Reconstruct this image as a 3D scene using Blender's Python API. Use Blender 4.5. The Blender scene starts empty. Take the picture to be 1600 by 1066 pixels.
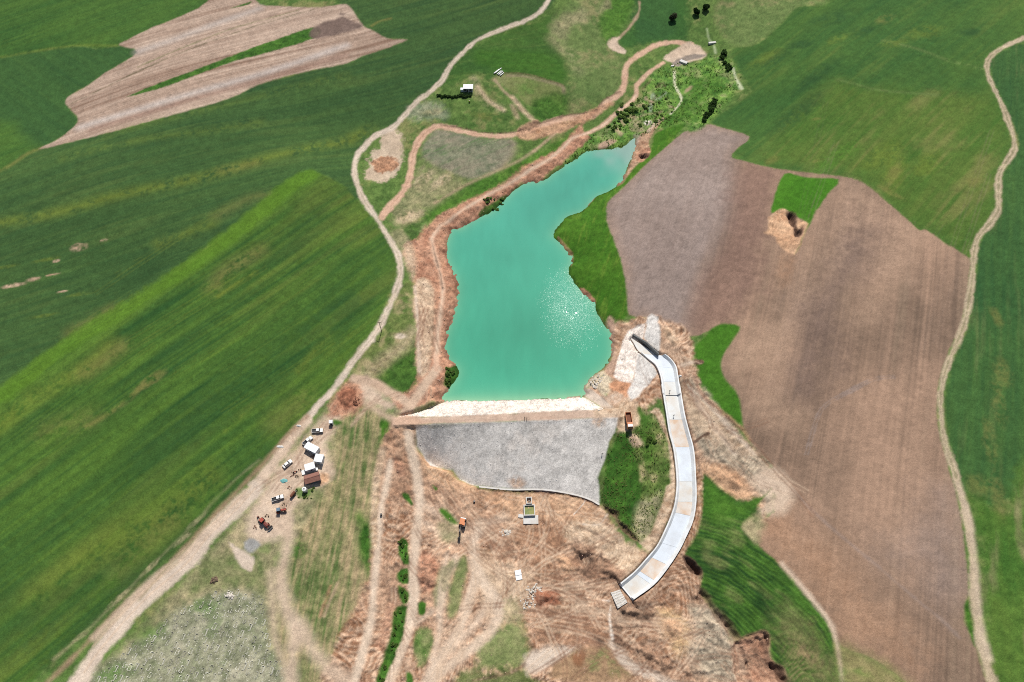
import bpy, bmesh, math, random
import numpy as np
from mathutils import Vector, Matrix
R = math.radians
random.seed(7)
rng = np.random.default_rng(11)
S = bpy.context.scene
COL = S.collection

# ------------------------------------------------------------------ camera
PITCH = R(57.0); CAM_Z = 277.0; FPX = 1067.0
cam_d = bpy.data.cameras.new('camera'); cam = bpy.data.objects.new('camera', cam_d); COL.objects.link(cam)
cam.location = (0, 0, CAM_Z); cam.rotation_euler = (R(90) - PITCH, 0, 0)
cam_d.sensor_fit = 'HORIZONTAL'; cam_d.sensor_width = 36.0; cam_d.lens = 36.0 * FPX / 1600.0
cam_d.clip_start = 1.0; cam_d.clip_end = 12000
S.camera = cam
CP, SP = math.cos(PITCH), math.sin(PITCH)

def ray(px, py):
    u = (px - 800.0) / FPX; v = (py - 533.0) / FPX
    return (u, CP - v * SP, -SP - v * CP)

# ------------------------------------------------------------------ sky and sun
_r = ray(893, 484)
SUN = Vector((_r[0], _r[1], -_r[2])).normalized()          # the glitter on the water fixes the sun
EL = math.asin(SUN.z); AZ = math.atan2(SUN.x, SUN.y)
W = bpy.data.worlds.new('World'); S.world = W; W.use_nodes = True
nt = W.node_tree; nt.nodes.clear()
sky = nt.nodes.new('ShaderNodeTexSky'); sky.sky_type = 'NISHITA'; sky.sun_disc = False
sky.sun_elevation = EL; sky.sun_rotation = AZ; sky.air_density = 1.0; sky.dust_density = 1.5
bg = nt.nodes.new('ShaderNodeBackground'); bg.inputs['Strength'].default_value = 0.07
wo = nt.nodes.new('ShaderNodeOutputWorld')
nt.links.new(sky.outputs[0], bg.inputs[0]); nt.links.new(bg.outputs[0], wo.inputs[0])
sl = bpy.data.lights.new('sun', 'SUN'); sl.energy = 4.6; sl.angle = R(0.53); sl.color = (1.0, 0.955, 0.89)
so = bpy.data.objects.new('sun', sl); COL.objects.link(so)
so.rotation_euler = (-SUN).to_track_quat('-Z', 'Y').to_euler(); so.location = (0, 300, 600)
S.view_settings.view_transform = 'Standard'; S.view_settings.look = 'None'
S.view_settings.exposure = 0.0; S.view_settings.gamma = 1.0; S.view_settings.use_curve_mapping = False
S.cycles.filter_width = 1.0; S.cycles.use_denoising = False; S.cycles.max_bounces = 5; S.cycles.diffuse_bounces = 2; S.cycles.glossy_bounces = 2
KEXP = 1.12        # light on level ground, for turning seen colours into albedo

# ------------------------------------------------------------------ noise
_TAB = rng.random((512, 512)).astype(np.float32)
def vn(x, y, seed=0):
    x = np.asarray(x, np.float32) + seed * 37.17; y = np.asarray(y, np.float32) + seed * 91.73
    xi = np.floor(x); yi = np.floor(y); fx = x - xi; fy = y - yi
    fx = fx * fx * (3 - 2 * fx); fy = fy * fy * (3 - 2 * fy)
    xi = xi.astype(np.int32) & 511; yi = yi.astype(np.int32) & 511; x1 = (xi + 1) & 511; y1 = (yi + 1) & 511
    a = _TAB[yi, xi]; b = _TAB[yi, x1]; c = _TAB[y1, xi]; d = _TAB[y1, x1]
    return (a + (b - a) * fx + (c - a) * fy + (a - b - c + d) * fx * fy) * 2 - 1
def fbm(x, y, scale, octv=3, seed=0):
    s = 0; amp = 1.0; tot = 0; ca, sa = 0.8, 0.6
    x = x / scale; y = y / scale
    for o in range(octv):
        s = s + amp * vn(x, y, seed + o * 3); tot += amp; amp *= 0.55
        x, y = (ca * x - sa * y) * 2.03, (sa * x + ca * y) * 2.03
    return s / tot * 1.5
def sst(a, b, x):
    t = np.clip((x - a) / (b - a), 0, 1); return t * t * (3 - 2 * t)
def lin(c):
    c = np.asarray(c, np.float32) / 255.0
    return np.where(c <= 0.04045, c / 12.92, ((c + 0.055) / 1.055) ** 2.4).astype(np.float32)
def alb(c): return np.minimum(lin(c) / KEXP, 0.86)

# ------------------------------------------------------------------ traced outlines: photograph pixels -> points on the land
TILE = {'a': (0, 0, .3377), 'b': (530, 0, .3377), 'c': (1060, 0, .3377), 'd': (0, 350, .3377), 'e': (530, 350, .3377), 'f': (1060, 350, .3377),
        'g': (0, 706, .3377), 'h': (530, 706, .3377), 'i': (1060, 706, .3377), 'x': (0, 0, 1.0),
        'j': (900, 480, .1501), 'k': (930, 600, .15007), 'l': (920, 760, .18765), 'm': (600, 600, .22514), 'n': (660, 90, .1501),
        'o': (920, 40, .1501), 'q': (900, 150, .1501), 'r': (540, 640, .18765), 's': (760, 760, .18765), 't': (880, 880, .225), 'u': (540, 340, .28136),
        'v': (380, 620, .20642), 'w': (1000, 0, .11257)}
def TR(s):
    """'b 10,20 30,40 | e 5,6' -> list of photograph pixels"""
    out = []
    for seg in s.split('|'):
        tok = seg.split(); ox, oy, f = TILE[tok[0]]
        for p in tok[1:]:
            a, b = p.split(','); out.append((ox + float(a) * f, oy + float(b) * f))
    return out
def unz(px, py, z):
    d = ray(px, py); t = (z - CAM_Z) / d[2]
    return (d[0] * t, d[1] * t)

# terrain: thin-plate surface through surveyed heights, then lake, dam and cuttings
CTRL = [(-250,-80,34),(0,0,30),(150,60,27),(300,60,27),(450,60,25),(100,160,22),(300,150,26),(500,120,22),(620,60,22),(0,330,20),(150,300,23),(330,280,20),(470,200,17),
 (490,275,17),(380,340,17),(120,400,17),(200,480,13),(300,450,14),(450,400,13),(560,340,10),(0,600,12),(100,700,9),(250,600,12),(400,560,10),(530,520,8),(150,850,5),
 (0,900,8),(-250,700,14),(-250,1100,8),(300,750,6),(420,690,4.5),(560,610,4),(620,420,7),(600,300,9),(560,250,10),(620,220,10),(700,120,15),(731,140,14),(860,0,24),(800,60,18),
 (900,80,14),(880,130,12),(800,190,9),(700,210,8),(720,250,7),(660,330,5),(860,170,8),(960,120,9),(1000,60,10),(960,0,17),(1060,0,13),(1090,80,5.5),(1050,110,4.2),(1080,130,4),
 (1040,170,2.5),(1010,190,1.8),(1100,160,6),(1130,110,8),(1160,180,10),(1200,60,16),(1300,100,25),(1400,30,28),(1550,80,30),(1700,-60,36),(1500,180,26),(1600,300,27),(1300,220,22),
 (1180,260,15),(1060,250,8),(1030,230,3),(980,300,4.5),(1000,380,8),(960,440,4.5),(950,360,5),(1100,350,14),(1250,300,19),(1250,360,17),(1400,330,22),(1350,450,19),(1150,440,12),(1050,450,8),(1000,480,5),
 (1520,420,23),(1470,620,20),(1600,600,21),(1300,600,14),(1200,560,10.5),(1120,560,7),(1120,640,6),(1090,600,5),(1180,700,5.5),(1230,740,5.5),(1110,700,2.5),(1160,760,1),(1400,750,14),(1510,800,16),(1700,800,18),(1350,900,9),(1250,850,5),
 (1200,840,2.5),(1150,830,-0.5),(1120,800,-2),(1110,880,-3.5),(1180,920,-1),(1260,1000,1.5),(1130,970,-7),(1190,1040,-7),(1300,1080,2),(1450,1050,10),(1600,1080,14),(1700,1150,15),(1080,920,-9),(1050,1000,-12),(1000,1060,-15),
 (990,540,2.8),(1020,500,4.5),(965,590,1.5),(995,620,4),(985,650,4.2),(1015,640,3.2),(1010,700,0),(1030,800,-5.5),(1000,840,-8.5),(975,780,-6),(955,720,-2.5),(960,690,0),(990,690,2),
 (1050,600,2.5),(1075,640,1.5),(1095,740,-3.2),(1095,800,-4.8),(940,800,-10.5),(900,840,-11.5),(850,780,-11),(780,800,-11),(720,800,-9.5),(690,760,-7.5),(655,740,-5.5),(640,690,0.5),(605,655,4),(600,720,0.0),(560,700,2),
 (640,800,-8.5),(600,800,-4.5),(580,900,-7),(640,900,-11),(622,930,-12.5),(600,1050,-14),(560,1060,-10),(700,900,-12),(800,900,-12.5),(850,1000,-14),(930,980,-13.5),(960,930,-12.5),(700,1040,-14),(900,1060,-15),
 (520,670,3.2),(490,740,2),(450,790,1.5),(530,780,0),(420,870,0),(480,880,-2),(500,1000,-5.5),(350,960,-1),(250,1000,-1),(200,960,1),(100,1050,2),(430,1060,-4),(300,1150,-2),(100,1200,3),(600,1200,-15),(900,1200,-17),(1300,1200,1),
 (630,600,4.3),(650,500,6),(600,560,5.5),(680,360,4),(640,640,4.2),(760,310,3.5),(860,250,3),(920,200,3),(660,450,4)]
CTRL = [(a, b, c if c > 0 else c * .76) for a, b, c in CTRL]
_cp = np.array([unz(a, b, c) + (c,) for a, b, c in CTRL], np.float64)
def tps_fit(P):
    n = len(P); X = P[:, :2] / 100.0
    r2 = ((X[:, None] - X[None]) ** 2).sum(-1); K = 0.5 * r2 * np.log(r2 + 1e-12) + np.eye(n) * 0.01
    Q = np.c_[np.ones(n), X]; A = np.block([[K, Q], [Q.T, np.zeros((3, 3))]])
    return X, np.linalg.solve(A, np.r_[P[:, 2], np.zeros(3)])
_tx, _tw = tps_fit(_cp)
def tps(x, y):
    x = x / 100.0; y = y / 100.0; n = len(_tx)
    z = _tw[n] + _tw[n + 1] * x + _tw[n + 2] * y
    for i in range(n):
        r2 = (x - _tx[i, 0]) ** 2 + (y - _tx[i, 1]) ** 2
        z = z + (0.5 * _tw[i]) * r2 * np.log(r2 + 1e-9)
    return z

def catmull(pts, closed, n=3):
    P = np.asarray(pts, np.float64)
    if len(P) < 3: return P
    if closed: Q = np.vstack([P[-1], P, P[0], P[1]])
    else: Q = np.vstack([2 * P[0] - P[1], P, 2 * P[-1] - P[-2]])
    out = []
    m = len(P) if closed else len(P) - 1
    for i in range(m):
        p0, p1, p2, p3 = Q[i:i + 4]
        for k in range(n):
            t = k / n
            out.append(0.5 * ((2 * p1) + (p2 - p0) * t + (2 * p0 - 5 * p1 + 4 * p2 - p3) * t * t + (3 * p1 - p0 - 3 * p2 + p3) * t ** 3))
    if not closed: out.append(P[-1])
    return np.array(out)
def sdist(x, y, P, closed=True):
    """distance to a polyline; for a closed one negative inside"""
    x = x.astype(np.float32); y = y.astype(np.float32)
    d = np.full(x.shape, 1e12, np.float32); ins = np.zeros(x.shape, bool)
    n = len(P)
    for i in range(n if closed else n - 1):
        ax, ay = P[i][:2]; bx, by = P[(i + 1) % n][:2]
        ex, ey = bx - ax, by - ay; L = ex * ex + ey * ey + 1e-9
        wx = x - np.float32(ax); wy = y - np.float32(ay)
        t = np.clip((wx * np.float32(ex) + wy * np.float32(ey)) * np.float32(1 / L), 0, 1)
        dx = wx - t * np.float32(ex); dy = wy - t * np.float32(ey)
        np.minimum(d, dx * dx + dy * dy, out=d)
        if closed and ay != by:
            c = ((ay > y) != (by > y)) & (wx < np.float32(ex) * wy / np.float32(ey))
            ins ^= c
    d = np.sqrt(d)
    return np.where(ins, -d, d) if closed else d

LAKE_PX = TR('b 1372,628 1362,700 1340,760 1310,830 1260,880 1200,905 1160,940 1130,975 1060,1000 1020,1040 | e 990,50 1020,85 1050,120 1075,160 1060,220 1080,260 1120,310 1175,360 1195,415 1225,465 1255,510 1262,560 1255,610 1225,660 1160,715 1128,760 1128,795 900,815 700,822 500,818 485,790 520,750 550,700 545,665 500,620 490,570 495,520 520,450 540,380 545,275 520,210 495,140 505,70 530,20 | b 560,1060 640,1010 700,985 750,940 800,890 860,850 940,840 1010,790 1090,740 1150,700 1240,690 1310,680 1365,640')
LAKE = catmull([unz(a, b, 0) for a, b in LAKE_PX], True, 3)
ZC = 4.0; ZT = -8.4
CREST_U = [unz(a, b, ZC) for a, b in TR('m 60,236 100,232 600,222 1100,195 1530,180 1640,176')]
CREST_D = [unz(a, b, ZC) for a, b in TR('m 60,285 330,275 900,258 1250,245 1600,232 1650,230')]
WATERL = [unz(a, b, 0) for a, b in TR('m 110,215 240,176 440,120 800,118 1100,108 1380,92')]
TOE = [unz(a, b, ZT) for a, b in TR('m 320,550 520,660 660,715 870,735 1100,735 1300,765 1420,800 1495,840')]
DFACE_PX = TR('m 222,290 225,420 320,550 480,590 520,660 600,700 660,715 870,735 1100,735 1300,765 1420,800 1495,840 1495,740 1480,660 1530,540 1560,420 1600,330 1625,231 1250,245 900,258 330,275')
UFACE_PX = TR('m 100,232 110,218 240,178 440,120 800,118 1100,108 1380,92 1530,180 1100,195 600,222')
CRESTPOLY = np.array(CREST_U + CREST_D[::-1])

YW = min(p[1] for p in WATERL)
def zbase(x, y):
    z = tps(x, y)
    far = np.sqrt(x * x + (y - 280) ** 2)
    z = z + (np.clip(z, -20, 45) - z) * 1.0
    z = z + (22 + 14 * vn(x / 420, y / 420, 5) - z) * sst(520, 900, far)
    d = sdist(x, y, LAKE)
    west = sst(30, -40, x - (y - 250) * 0.05)
    bank = np.maximum(d, 0) * (0.34 + 0.30 * west)
    k = 1.2; h = np.clip(0.5 + 0.5 * (np.maximum(z, 1.2) - bank) / k, 0, 1)
    zs = np.maximum(z, 1.2) * (1 - h) + bank * h - k * h * (1 - h)
    near = sst(40, 12, d) * sst(YW - 6, YW + 2, y)
    z = np.where(d < 0, np.maximum(d * 0.5, -3.0), z * (1 - near) + np.minimum(zs, np.maximum(z, 1.2)) * near)
    # dam body
    w = (np.abs(x) < 120) & (y > 60) & (y < 220)
    if w.any():
        xs, ys, zz = x[w], y[w], z[w].copy()
        dcp = sdist(xs, ys, CRESTPOLY)
        dcu = sdist(xs, ys, np.array(CREST_U), False); dwl = sdist(xs, ys, np.array(WATERL), False)
        dcd = sdist(xs, ys, np.array(CREST_D), False); dto = sdist(xs, ys, np.array(TOE), False)
        du = sdist(xs, ys, UF_W); dd = sdist(xs, ys, DF_W)
        zu = ZC * dwl / (dwl + dcu + 1e-6); zd = ZC + (ZT - ZC) * dcd / (dcd + dto + 1e-6)
        m = sst(2.5, 0, dd); zz = zz * (1 - m) + zd * m
        m = sst(1.0, 0, du) ; zz = zz * (1 - m) + zu * m
        m = sst(1.2, 0, dcp); zz = zz * (1 - m) + ZC * m
        z[w] = zz
    return z
UF_W = np.array([unz(a, b, 4.0 if i in (0, 1, 2, 7, 8, 9) else 0.0) for i, (a, b) in enumerate(UFACE_PX)])
_dz = [3.5, -.5, -4.5, -6, ZT+.8, ZT, ZT, ZT, ZT, ZT, ZT, ZT, -7.6, -6, -3.6, -1.4, 1, ZC, ZC, ZC, ZC]
DF_W = np.array([unz(a, b, _dz[i]) for i, (a, b) in enumerate(DFACE_PX)])

def unproj(pts, it=6):
    pts = np.asarray(pts, np.float64); z = np.full(len(pts), 3.0)
    u = (pts[:, 0] - 800) / FPX; v = (pts[:, 1] - 533) / FPX
    dy = CP - v * SP; dz = -SP - v * CP
    for _ in range(it):
        t = (z - CAM_Z) / dz; x = u * t; y = dy * t
        z = 0.3 * z + 0.7 * zbase(x, y)
    t = (z - CAM_Z) / dz
    return np.c_[u * t, dy * t]

# ------------------------------------------------------------------ spillway chute line
CHL = TR('j 560,330 625,432 680,470 760,540 830,600 870,680 890,760 905,900 | k 690,0 740,300 770,500 820,700 850,1000 | l 720,120 690,230 640,350 570,490 480,600 380,710 265,805')
CHR = TR('j 600,288 860,470 930,490 1000,550 1045,620 1060,700 1070,760 1090,900 | k 880,0 930,300 980,500 1030,700 1050,1000 | l 895,120 870,280 810,420 750,540 650,690 540,820 375,940')
CHZ = np.interp(np.arange(len(CHL)), [0, 2, 6, 9, 13, 16, 20], [1.6, 1.6, 1.5, 0.7, -3.4, -6.1, -9.3])[:len(CHL)]
_cl = catmull([unz(CHL[i][0], CHL[i][1], CHZ[i] + 1.5) + (CHZ[i],) for i in range(len(CHL))], False, 4)
_cr = catmull([unz(CHR[i][0], CHR[i][1], CHZ[i] + 1.5) + (CHZ[i],) for i in range(len(CHL))], False, 4)
CHPOLY = np.vstack([_cl[:, :2], _cr[::-1, :2]])
CHMID = 0.5 * (_cl + _cr)

# ------------------------------------------------------------------ paint layers
class Land: pass
_cu = {}
def cunp(pts):
    k = str(pts)
    if k not in _cu: _cu[k] = unproj(pts)
    return _cu[k]
class Mat:
    def __init__(s, c1, c2, c3=None, iso=(18, 3), dirn=None, st=(60, 3), k=(0.5, 0.5), grain=0.10, veg=0.0, h=0.05, swirl=0, mott=0.0, arc=None, c3a=0.8, crisp=None):
        s.c1, s.c2 = alb(c1), alb(c2); s.c3 = alb(c3) if c3 else None
        s.iso, s.dirn, s.st, s.k, s.grain, s.veg, s.h, s.swirl, s.mott, s.arc, s.c3a, s.crisp = iso, dirn, st, k, grain, veg, h, swirl, mott, arc, c3a, (crisp if crisp is not None else (.15 if h >= .22 and veg < .4 else .065))
def mat_color(m, L, i, seed):
    x, y = L.x[i], L.y[i]; rel = None
    n = m.k[0] * fbm(x, y, m.iso[0], m.iso[1], seed); a = c = None
    if m.dirn is not None or m.arc is not None:
        if m.arc is not None:
            (p,) = cunp([m.arc]); c = np.hypot(x - p[0], y - p[1]); a = np.arctan2(y - p[1], x - p[0]) * 80.0; c = c + 1.6 * vn(x / 18, y / 18, seed + 9)
        else:
            (p, q) = cunp(m.dirn); d = q - p; d = d / np.hypot(*d)
            wob = 3.0 * vn(x / 90, y / 90, seed + 9)
            a = x * d[0] + y * d[1]; c = -x * d[1] + y * d[0] + wob
        s0 = fbm(a / m.st[0], c / m.st[1], 1.0, 3, seed + 1)
        s1 = vn(a / (m.st[0] * .35), c / (m.st[1] * .3), seed + 2)
        s2 = vn(a / (m.st[0] * .22), c / np.maximum(m.st[1] * .11, .6), seed + 3); s2 = s2 + .6 * vn(a / (m.st[0] * .1), c / np.maximum(m.st[1] * .2, .9), seed + 5)
        n = n + m.k[1] * (0.5 * s0 + 0.33 * s1 + 0.42 * s2)
        if m.arc is not None:
            rg = np.sin(c * (2 * math.pi / 1.6) + 2.6 * L.n8[i] + 1.0 * L.n2[i]) * np.clip(.75 + .6 * vn(x / 9, y / 9, seed + 14), .2, 1); n = n + .65 * rg; rel = .12 * rg
    if m.swirl:
        f = fbm(x, y, 38, 3, seed + 4); g = fbm(x + 200, y, 24, 2, seed + 6)
        env = np.clip(0.5 + 0.9 * vn(x / 22, y / 22, seed + 8), 0, 1)
        sw = (0.6 * np.sin(f * 70 + 2 * L.n2[i]) + 0.5 * np.sin(g * 46 + L.n2[i])) * env
        n = n + m.swirl * sw * 1.5; rel = 0.16 * sw
    n = n + m.mott * L.n2[i]
    t = np.clip(0.5 + 0.5 * n, 0, 1)[:, None]
    col = m.c1 + (m.c2 - m.c1) * t
    if m.c3 is not None:
        if a is not None: q3 = fbm(a / (m.st[0] * .45), c / (m.st[1] * 1.7), 1.0, 4, seed + 12) * .8 + .35 * s1
        else: q3 = fbm(x, y, m.iso[0] * 0.7, 4, seed + 12) + 0.35 * L.n2[i]
        t3 = (m.c3a * sst(0.05, 0.95, q3))[:, None]
        col = col + (m.c3 - col) * t3
    g = 1 + m.grain * (0.7 * L.n1[i] + 0.6 * L.n2[i] + 1.2 * L.g[i]) + m.crisp * (.7 * L.n3[i] - 1.1 * L.n4[i] * (m.veg < .4) + 1.5 * L.g[i])
    return col * g[:, None], rel
LAYERS = []      # (kind, points px, params)
def poly(s, m, edge=1.2, rough=1.2, label=None, alpha=1.0, smooth=3, dz=0.0, dzw=2.0, fn=None):
    LAYERS.append(dict(t='p', s=s, m=m, edge=edge, rough=rough, label=label, alpha=alpha, smooth=smooth, dz=dz, dzw=dzw))
def line(s, w, m, edge=0.8, rough=0.5, label=None, alpha=1.0, ruts=None, dz=0.0, taper=None, bare=False):
    LAYERS.append(dict(t='l', s=s, w=w, m=m, edge=edge, rough=rough, label=label, alpha=alpha, ruts=ruts, dz=dz, dzw=1.0, smooth=5, bare=bare))
def spot(s, rx, ry, m, alpha=0.8, ang=0.0, label=None, dz=0.0):
    LAYERS.append(dict(t='s', s=s, rx=rx, ry=ry, m=m, alpha=alpha, ang=ang, label=label, dz=dz))

GRASS = Mat((68, 102, 46), (108, 130, 68), (132, 130, 84), iso=(22, 4), veg=.9, h=.14, grain=.2, mott=.4)
LUSH = Mat((52, 98, 30), (86, 126, 44), None, iso=(14, 4), veg=1, h=.15, grain=.2, mott=.35)
LUSHDK = Mat((46, 86, 30), (76, 116, 42), None, iso=(8, 4), veg=1, h=.2, grain=.26, mott=.5)
MEADOW = Mat((90, 116, 62), (120, 134, 80), (138, 132, 92), iso=(26, 4), veg=.8, h=.12, grain=.18, mott=.35)
D1 = [(40, 130), (300, 40)]; D3 = [(60, 300), (500, 190)]; D4 = [(60, 570), (470, 290)]; DR = [(1250, 900), (1330, 380)]
WH_FAR = Mat((50, 88, 40), (80, 113, 47), None, iso=(60, 3), dirn=D1, st=(120, 7), k=(.5, .8), veg=1, h=.06, grain=.1)
WH_FAR2 = Mat((50, 85, 45), (68, 102, 50), None, iso=(50, 3), dirn=[(20, 120), (110, 190)], st=(90, 5), k=(.4, .7), veg=1, h=.06, grain=.1)
WH_DARK = Mat((51, 82, 45), (73, 102, 52), (94, 113, 57), iso=(70, 3), dirn=D3, st=(120, 5), k=(.4, 1.0), veg=1, h=.06, grain=.11, c3a=.3)
WH_BRT = Mat((46, 82, 38), (84, 116, 44), (110, 118, 56), iso=(45, 3), dirn=D4, st=(190, 10), k=(.3, 1.2), veg=1, h=.08, grain=.12, c3a=.42)
WH_RT = Mat((54, 92, 44), (86, 116, 50), (106, 123, 58), iso=(60, 4), dirn=[(1170, 240), (1400, 60)], st=(90, 7), k=(.8, .45), veg=1, h=.08, grain=.09, c3a=.35)
WH_RT2 = Mat((66, 102, 40), (100, 118, 54), (128, 126, 74), iso=(50, 4), dirn=[(1250, 250), (1400, 100)], st=(70, 6), k=(.8, .6), veg=1, h=.08, grain=.1, c3a=.55)
WH_E = Mat((50, 87, 47), (72, 106, 52), (108, 119, 72), iso=(45, 4), dirn=[(1560, 700), (1570, 400)], st=(70, 3.5), k=(.6, .7), veg=1, h=.08, grain=.11, c3a=.4)
PL_PINK = Mat((138, 112, 95), (198, 175, 156), None, iso=(30, 3), dirn=D3[:1] + [(480, 185)], st=(220, 6), k=(.3, 1.2), h=.06, grain=.09)
PL_R = Mat((118, 99, 84), (170, 140, 118), (152, 130, 109), iso=(48, 4), dirn=DR, st=(260, 3.6), k=(.95, .7), h=.08, grain=.05, c3a=.6, crisp=.04)
PL_LT = Mat((134, 118, 110), (162, 146, 138), None, iso=(50, 4), dirn=[(1000, 480), (1100, 220)], st=(70, 2.5), k=(.7, .4), h=.07, grain=.09)
PL_RED = Mat((160, 124, 98), (182, 148, 122), None, iso=(30, 3), dirn=DR, st=(80, 3), k=(.6, .5), h=.07, grain=.09)
PL_DK = Mat((104, 86, 78), (122, 104, 96), None, iso=(30, 3), dirn=DR, st=(80, 3), k=(.6, .4), h=.07, grain=.09)
PALE = Mat((200, 180, 160), (222, 206, 188), None, iso=(8, 4), h=.04, grain=.06)
PALE2 = Mat((196, 171, 147), (218, 197, 175), None, iso=(9, 4), h=.08, grain=.08, mott=.2)
TRACK = Mat((188, 158, 134), (212, 188, 164), None, iso=(7, 4), h=.06, grain=.08)
PINKRD = Mat((198, 158, 132), (220, 186, 160), None, iso=(8, 4), h=.06, grain=.08)
RED = Mat((160, 110, 86), (206, 162, 134), (186, 142, 114), iso=(9, 4), h=.45, grain=.16, mott=.4, swirl=.25)
REDDK = Mat((128, 78, 58), (168, 112, 86), None, iso=(7, 4), h=.5, grain=.18, mott=.4)
DIRT = Mat((152, 114, 88), (216, 184, 156), (150, 108, 82), iso=(18, 4), h=.5, grain=.15, mott=.4, swirl=.75, c3a=.6)
DIRTP = Mat((176, 146, 118), (220, 196, 168), None, iso=(14, 4), h=.26, grain=.14, mott=.4, swirl=.6)
DIRTO = Mat((196, 152, 118), (216, 180, 146), None, iso=(12, 4), h=.26, grain=.13, mott=.35, swirl=.5)
DIRTD = Mat((118, 92, 76), (166, 134, 110), None, iso=(6, 4), h=.7, grain=.22, mott=.6, swirl=.5)
DIRTG = Mat((158, 144, 124), (198, 182, 158), None, iso=(14, 4), h=.45, grain=.16, mott=.4, swirl=.6)
GRAV = Mat((208, 203, 196), (224, 219, 212), (214, 201, 188), iso=(14, 4), h=.06, grain=.18, mott=.25, c3a=.35, crisp=.07)
RIP = Mat((224, 208, 194), (244, 232, 220), None, iso=(6, 4), h=.25, grain=.22, mott=.4, crisp=.14)
STUB = Mat((92, 112, 62), (176, 156, 120), (110, 122, 70), iso=(16, 4), dirn=[(560, 1000), (592, 700)], st=(50, 2.6), k=(.7, 1.3), veg=.5, h=.15, grain=.2, mott=.4, c3a=.5)
DRYG = Mat((124, 128, 90), (178, 162, 128), (104, 120, 70), iso=(12, 4), veg=.5, h=.18, grain=.24, mott=.6)
CEM = Mat((120, 128, 96), (168, 163, 140), (104, 122, 80), iso=(12, 4), veg=.5, h=.14, grain=.26, mott=.7, c3a=.6)
RIDG = Mat((40, 72, 32), (74, 112, 42), (130, 132, 84), iso=(22, 3), arc=(1013, 1149), st=(26, 5.0), k=(.4, 1.5), veg=1, h=.15, grain=.16, mott=.2, c3a=.55)
GREYG = Mat((112, 122, 96), (146, 136, 116), (92, 118, 74), iso=(12, 4), dirn=[(690, 260), (790, 215)], st=(30, 1.6), k=(.6, .6), veg=.5, h=.12, grain=.16, mott=.4)
WETGR = Mat((74, 118, 52), (118, 152, 68), (146, 146, 104), iso=(6, 4), veg=1, h=.3, grain=.3, mott=.7, c3a=.6)
YEL = Mat((104, 122, 44), (126, 136, 56), None, iso=(20, 3), veg=1, h=.06, grain=.1)
OLIVE = Mat((112, 116, 56), (132, 124, 74), None, iso=(20, 3), veg=.8, h=.06, grain=.1)
DKG = Mat((34, 66, 38), (46, 80, 42), None, iso=(20, 3), veg=1, h=.06, grain=.1)
BARE = Mat((176, 144, 118), (200, 172, 148), None, iso=(6, 3), h=.1, grain=.15)
WHITE = Mat((226, 216, 200), (238, 230, 220), None, iso=(4, 3), h=.1, grain=.1)
SILT = Mat((150, 138, 128), (176, 160, 146), None, iso=(8, 3), h=.08, grain=.1)
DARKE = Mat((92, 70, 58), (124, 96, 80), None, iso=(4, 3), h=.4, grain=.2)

# ---- fields
poly('x -300,-90 330,-90 | a 975,0 800,90 700,130 600,180 550,208 460,225 350,212 150,240 0,268 | x -300,120', WH_FAR, label='F1', rough=.6)
poly('a -700,420 0,268 150,240 350,212 450,228 552,212 640,242 500,330 400,400 325,440 303,470 330,512 362,550 340,590 260,650 170,690 100,730 0,800 -700,1100', WH_FAR2, label='F2', rough=.6)
poly('a -700,1100 -700,600 0,560 90,620 180,690 100,730 0,800', WH_FAR, edge=6, label='F2', rough=1)
poly('a -700,1150 0,800 180,690 300,665 500,615 700,560 950,490 1100,440 1200,390 1400,335 1600,295 | b 110,258 200,228 315,183 215,178 150,140 110,120 70,60 30,20 0,0 | x 530,-90 890,-90 | b 1000,0 930,55 850,100 740,140 640,185 570,245 510,310 480,365 420,425 350,480 290,550 240,595 180,610 130,660 80,720 66,790 86,880 | x 553,310 486,268 | d 1110,0 930,130 870,185 580,390 300,560 150,670 0,770 | x -300,760', WH_DARK, label='F3', rough=.5)
poly('x -300,760 | d 0,770 150,670 300,560 580,390 870,185 930,130 1110,0 | a 1320,850 1440,795 1600,865 | b 40,880 110,960 170,1030 200,1066 | e 190,20 235,90 258,160 262,230 235,310 200,400 150,490 90,570 20,670 0,700 | d 1560,730 1480,820 1400,900 1300,1000 | g 1270,0 1000,262 700,550 500,715 330,880 150,1066 | x -40,1160 -300,1160', WH_BRT, label='F4', rough=.5)
poly('a 970,0 800,90 700,130 600,180 550,210 640,240 500,330 400,400 330,440 305,470 330,510 360,550 340,590 260,650 180,690 300,665 500,615 700,560 950,490 1100,440 1200,390 1400,335 1600,295 | b 110,260 200,230 315,185 220,178 150,140 110,120 70,60 30,20 | a 1500,32 1300,30 1180,0 | x 420,-60 350,-60', PL_PINK, label='P1', rough=.5, edge=.8)
poly('b 860,110 1000,60 1010,85 980,170 1020,220 1060,330 1040,400 900,350 760,340 700,370 640,350 520,385 490,350 560,270 640,205 740,155', Mat((50, 88, 40), (78, 110, 46), (98, 122, 60), iso=(26, 3), dirn=[(700, 110), (840, 90)], st=(50, 3), k=(.6, .4), veg=1, h=.1, grain=.12), edge=3, rough=2, label='F5')
poly('b 1010,60 1080,0 1260,-40 1230,90 1280,230 1330,290 1315,390 1290,430 1190,490 1070,520 1045,400 1060,330 1020,220 980,170', MEADOW, edge=5, rough=3)
poly('b 1260,-60 1400,-60 1350,60 1290,170 1250,215 1200,100', LUSH, edge=3, rough=2, alpha=.8)
poly('b 1400,-60 1600,-60 1600,180 1480,190 1400,210 1330,230 1280,190 1360,100', Mat((48, 88, 44), (70, 108, 46), None, iso=(30, 3), veg=1, h=.1, grain=.1), edge=3, rough=2, label='F6')
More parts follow.
